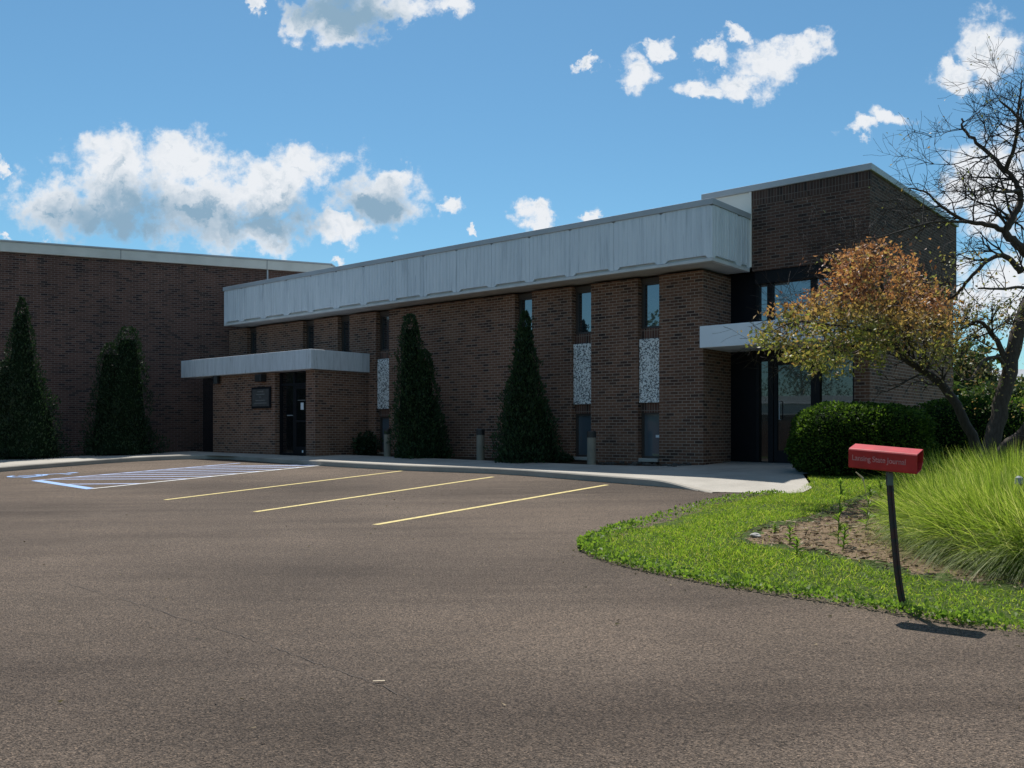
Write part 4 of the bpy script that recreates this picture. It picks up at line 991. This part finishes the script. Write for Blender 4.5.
# bare multi-stemmed tree at the right edge
T2 = Tree(23); Zb = 13.2
B = lambda px, py, z=Zb: at(px, py, z)
base2 = B(1003, 482); zb2 = LZ(base2.x, base2.y); ob = (base2.x, base2.y, zb2)
st = []
st.append(T2.limb([B(986, 492), B(991, 448), B(1003, 395), B(1018, 335), B(1034, 285, 13.3), B(1030, 250, 13.3)], .135, .085, n=12))
st.append(T2.limb([B(1012, 490, 12.9), B(1030, 430, 12.7), B(1052, 370, 12.5), B(1075, 300, 12.4), B(1070, 200, 12.3), B(1060, 110, 12.3)], .11, .05, n=10))
st.append(T2.limb([B(988, 490), B(1002, 455, 13), B(1032, 425, 12.6), B(1080, 392, 12.3)], .12, .09, n=8))
st.append(T2.limb([B(1034, 258, 13.3), B(1018, 245), B(1006, 231), B(1019, 205), B(1019, 190), B(1006, 170), B(980, 146), B(965, 130), B(962, 118)], .075, .012, n=8))
st.append(T2.limb([B(1006, 231), B(985, 224), B(965, 221), B(941, 206, 13), B(926, 192, 12.9), B(908, 188, 12.8)], .045, .008, n=6))
st.append(T2.limb([B(967, 222), B(935, 222, 12.7), B(905, 230, 12.5), B(880, 237, 12.4), B(850, 241, 12.3), B(825, 248, 12.2)], .022, .004, n=5))
st.append(T2.limb([B(1021, 272), B(1008, 258), B(994, 257), B(975, 272), B(960, 290, 13.5), B(948, 300, 13.7)], .045, .02, n=6))
st.append(T2.limb([B(1010, 372), B(1002, 350), B(988, 328), B(975, 322), B(960, 330, 13.5)], .055, .015, n=7))
st.append(T2.limb([B(1008, 380), B(1000, 358, 13), B(982, 362, 12.8), B(970, 380, 12.6), B(955, 372, 12.5)], .035, .01, n=6))
st.append(T2.limb([B(1019, 190), B(1008, 192, 12.8), B(990, 192, 12.6), B(975, 200, 12.5)], .03, .008, n=6))
st.append(T2.limb([B(1006, 170), B(1016, 140, 12.8), B(1018, 110, 12.7), B(1022, 80, 12.6)], .035, .008, n=6))
st.append(T2.limb([B(1060, 300, 12.6), B(1030, 288, 12.4), B(1000, 289, 12.2), B(978, 288, 12.1)], .03, .012, n=6))
st.append(T2.limb([B(1070, 200, 12.3), B(1040, 150, 12.2), B(1020, 120, 12.2), B(1000, 100, 12.2)], .05, .01, n=6))
for i, (P, rad) in enumerate(st):
    cnt, Ln, lv, up = ([5, .5, 1, .02], [8, .9, 2, .03], [3, .4, 1, 0], [22, .8, 2, .02], [14, .75, 2, .01], [12, .6, 1, .01], [9, .6, 2, .02], [10, .55, 2, .01], [8, .5, 2, 0], [8, .5, 2, .01], [12, .65, 2, .02], [8, .5, 1, 0], [13, .7, 2, .02])[i]
    add_branches(T2, P, rad, cnt, Ln, lv, up, 4, .25 if i > 2 else .6, Vector((-.35, 0, .15)), .5)
TR2 = empty('bare_tree', ob); tag(TR2, 'gnarled dark multi-stemmed tree with mostly bare twigs at the right edge', 'tree')
shift(T2.big, ob).build('trunk', M['bark'], TR2, smooth=True); shift(T2.tw, ob).build('branches', M['bark_dark'], TR2)
def k2(p):
    py = HY - F * (p.z - EYE) / p.y
    pr = .035 if py < 250 else .8
    return T2.r.random() < pr
C = tips_to_leaves(T2, 1, .06, (0, 1), k2)
C2 = []
rr = random.Random(9)
for _ in range(70):
    p = B(rr.uniform(955, 1045), rr.uniform(285, 410), rr.uniform(12.6, 14.6))
    for _ in range(14): q = p + Vector((rr.gauss(0, 1), rr.gauss(0, 1), rr.gauss(0, 1))) * .13; C2.append(tuple(q))
C = np.concatenate([C, np.array(C2)])
leaf_mesh('leaves', C - np.array(ob), .052, M['sparse'], TR2, aspect=.5)

# ------------------------------------------------------------------ far things seen past the right corner, and across the road (in the glass)
def hall(name, x, y, rz, w, d, h, label, mat, roofm, wins=0):
    t = empty(name, (x, y, G(x, y) - .03), rz); tag(t, label, 'building')
    MB().box(-w / 2, w / 2, 0, d, -.3, h).build('wall', mat, t)
    m = MB(); m.prism_x([(-.3, h + .002), (d + .3, h + .002), (d / 2, h + 1.1)], -w / 2 - .3, w / 2 + .3); m.build('roof', roofm, t)
    for i in range(wins):
        xx = -w / 2 + (i + .5) * w / wins; f = MB().box(xx - .7, xx + .7, -.05, -.002, h * .35, h * .8).build('window', M['dark_frame'], t); MB().box(xx - .6, xx + .6, -.06, -.051, h * .38, h * .77).build('pane', M['glass'], f)
    return t
hall('white_shed', 31, 58, R(-12), 16, 10, 3.6, 'white metal building with grey roof seen through the trees at the right', M['farwhite'], M['fargrey'], 3)
def big_tree(x, y, h, w, label, n=2600, group='trees beyond the lots', dark=False):
    z = G(x, y) - .03; t = empty('shade_tree', (x, y, z)); tag(t, label, 'tree', group)
    rr = random.Random(int(x * 7 + y)); m = MB(); m.tube([(0, 0, -.2), (.1, 0, h * .3), (0, .1, h * .75)], [.28, .22, .06], 8)
    for k in range(7):
        a = k * 2.4; m.tube([(0, 0, h * (.25 + .06 * k)), (math.cos(a) * w * .3, math.sin(a) * w * .3, h * (.45 + .06 * k))], [.1, .03], 5)
    m.build('trunk', M['bark_dark'], t)
    C = []
    for _ in range(70):
        a = rr.uniform(0, 6.28); f = rr.uniform(.15, 1); rad = w * .5 * math.sin(min(1, f * 1.15 + .12) * 3.0) ** .6 * rr.uniform(.3, 1)
        c = np.array([math.cos(a) * rad, math.sin(a) * rad, h * (.1 + .88 * f)]); C.append(c + rng.normal(0, 1, (n // 70, 3)) * np.array([.55, .55, .42]) * (w / 6))
    leaf_mesh('crown', np.concatenate(C), .34, M['farleaf'], t, aspect=.7); return t
big_tree(22.5, 44, 4.2, 4.0, 'bushy green tree in the gap between the office and the bare tree')
big_tree(30.5, 45, 5.0, 5, 'lower green tree further right in the gap by the white building')
big_tree(37, 50, 7.5, 7, 'green tree beyond the right edge next to the white building')
for hx, hy_, w_ in ((17.5, 31, 3.6), (21.5, 33, 4.2)):
    bush('lilac_bush', hx, hy_, G(hx, hy_), w_, 2.4, 2.0 if w_ < 4 else 2.3, 0, 'rounded green bush behind the block corner' if w_ < 4 else 'wider green bush to the right of the one behind the block corner', 'bush', M['farleaf'], 5000, .16, 'bushes past the building', pw_=2.2, lump=.3)
ht = hall('brick_warehouse', -52, -16, R(117.6), 70, 20, 5.2, 'long dark warehouse with a white band under its roof across the road', M['brick_dark'], M['fargrey'], 12)
MB().box(-35.1, 35.1, -.12, -.02, 4.2, 5.9).build('white_band', M['farwhite'], ht)
for i, (x, y, h) in enumerate(((-48, 2, 12), (-34, -46, 10), (-14, -44, 12), (34, -44, 10), (46, -50, 12), (58, -30, 9))):
    big_tree(x, y, h, h * .75, ['tall tree standing directly before the warehouse with the white band', 'shorter tree just past the far end of the warehouse', 'tallest tree behind the lot, far from the warehouse', 'tree behind the drive, first on the right', 'tall tree behind the drive, between two lower ones', 'lone tree far to the right of the drive'][i], 2200)

for i in range(6):  # unseen tree row, added so the glass reflects dark above the white band
    q = Vector((-76, -29)) + Vector((.46, -.88)) * (i - 2.5) * 9
    big_tree(q.x, q.y, 13 + (i * 7 % 4), 11, ['first', 'second', 'third', 'fourth', 'fifth', 'last'][i] + ' of the unseen tall trees added behind the white-banded warehouse to darken reflections', 3200)
# dry leaf bits and grit lying on the asphalt along the curb and the lawn
rr = random.Random(31); C = []
for _ in range(260):
    L_ = ledge if rr.random() < .55 else curb; i = rr.randrange(len(L_) - 1); p = Vector(L_[i]).lerp(Vector(L_[i + 1]), rr.random())
    q = p + Vector((rr.gauss(0, .22), -abs(rr.gauss(0, .22)))); C.append((q.x, q.y, G(q.x, q.y) + .012))
for _ in range(160):
    q = Vector((rr.uniform(-6, 3), rr.uniform(2.5, 16))); C.append((q.x, q.y, G(q.x, q.y) + .010))
C = np.array([c for c in C if not inside(c[:2], lawn_poly)])
n = len(C); d0 = unit(np.stack([rng.normal(size=n), rng.normal(size=n), np.full(n, .05)], 1))
tag(blade_mesh('leaf_litter', C, d0, rng.uniform(.015, .04, n), rng.uniform(.006, .018, n), np.zeros(n), leafy('litter', [(0, (0.10, 0.07, 0.04)), (1, (0.38, 0.30, 0.18))], .1, .9), segs=1), 'bits of dry leaf and grit scattered on the asphalt by the curb and lawn', 'leaf litter', kind='stuff')
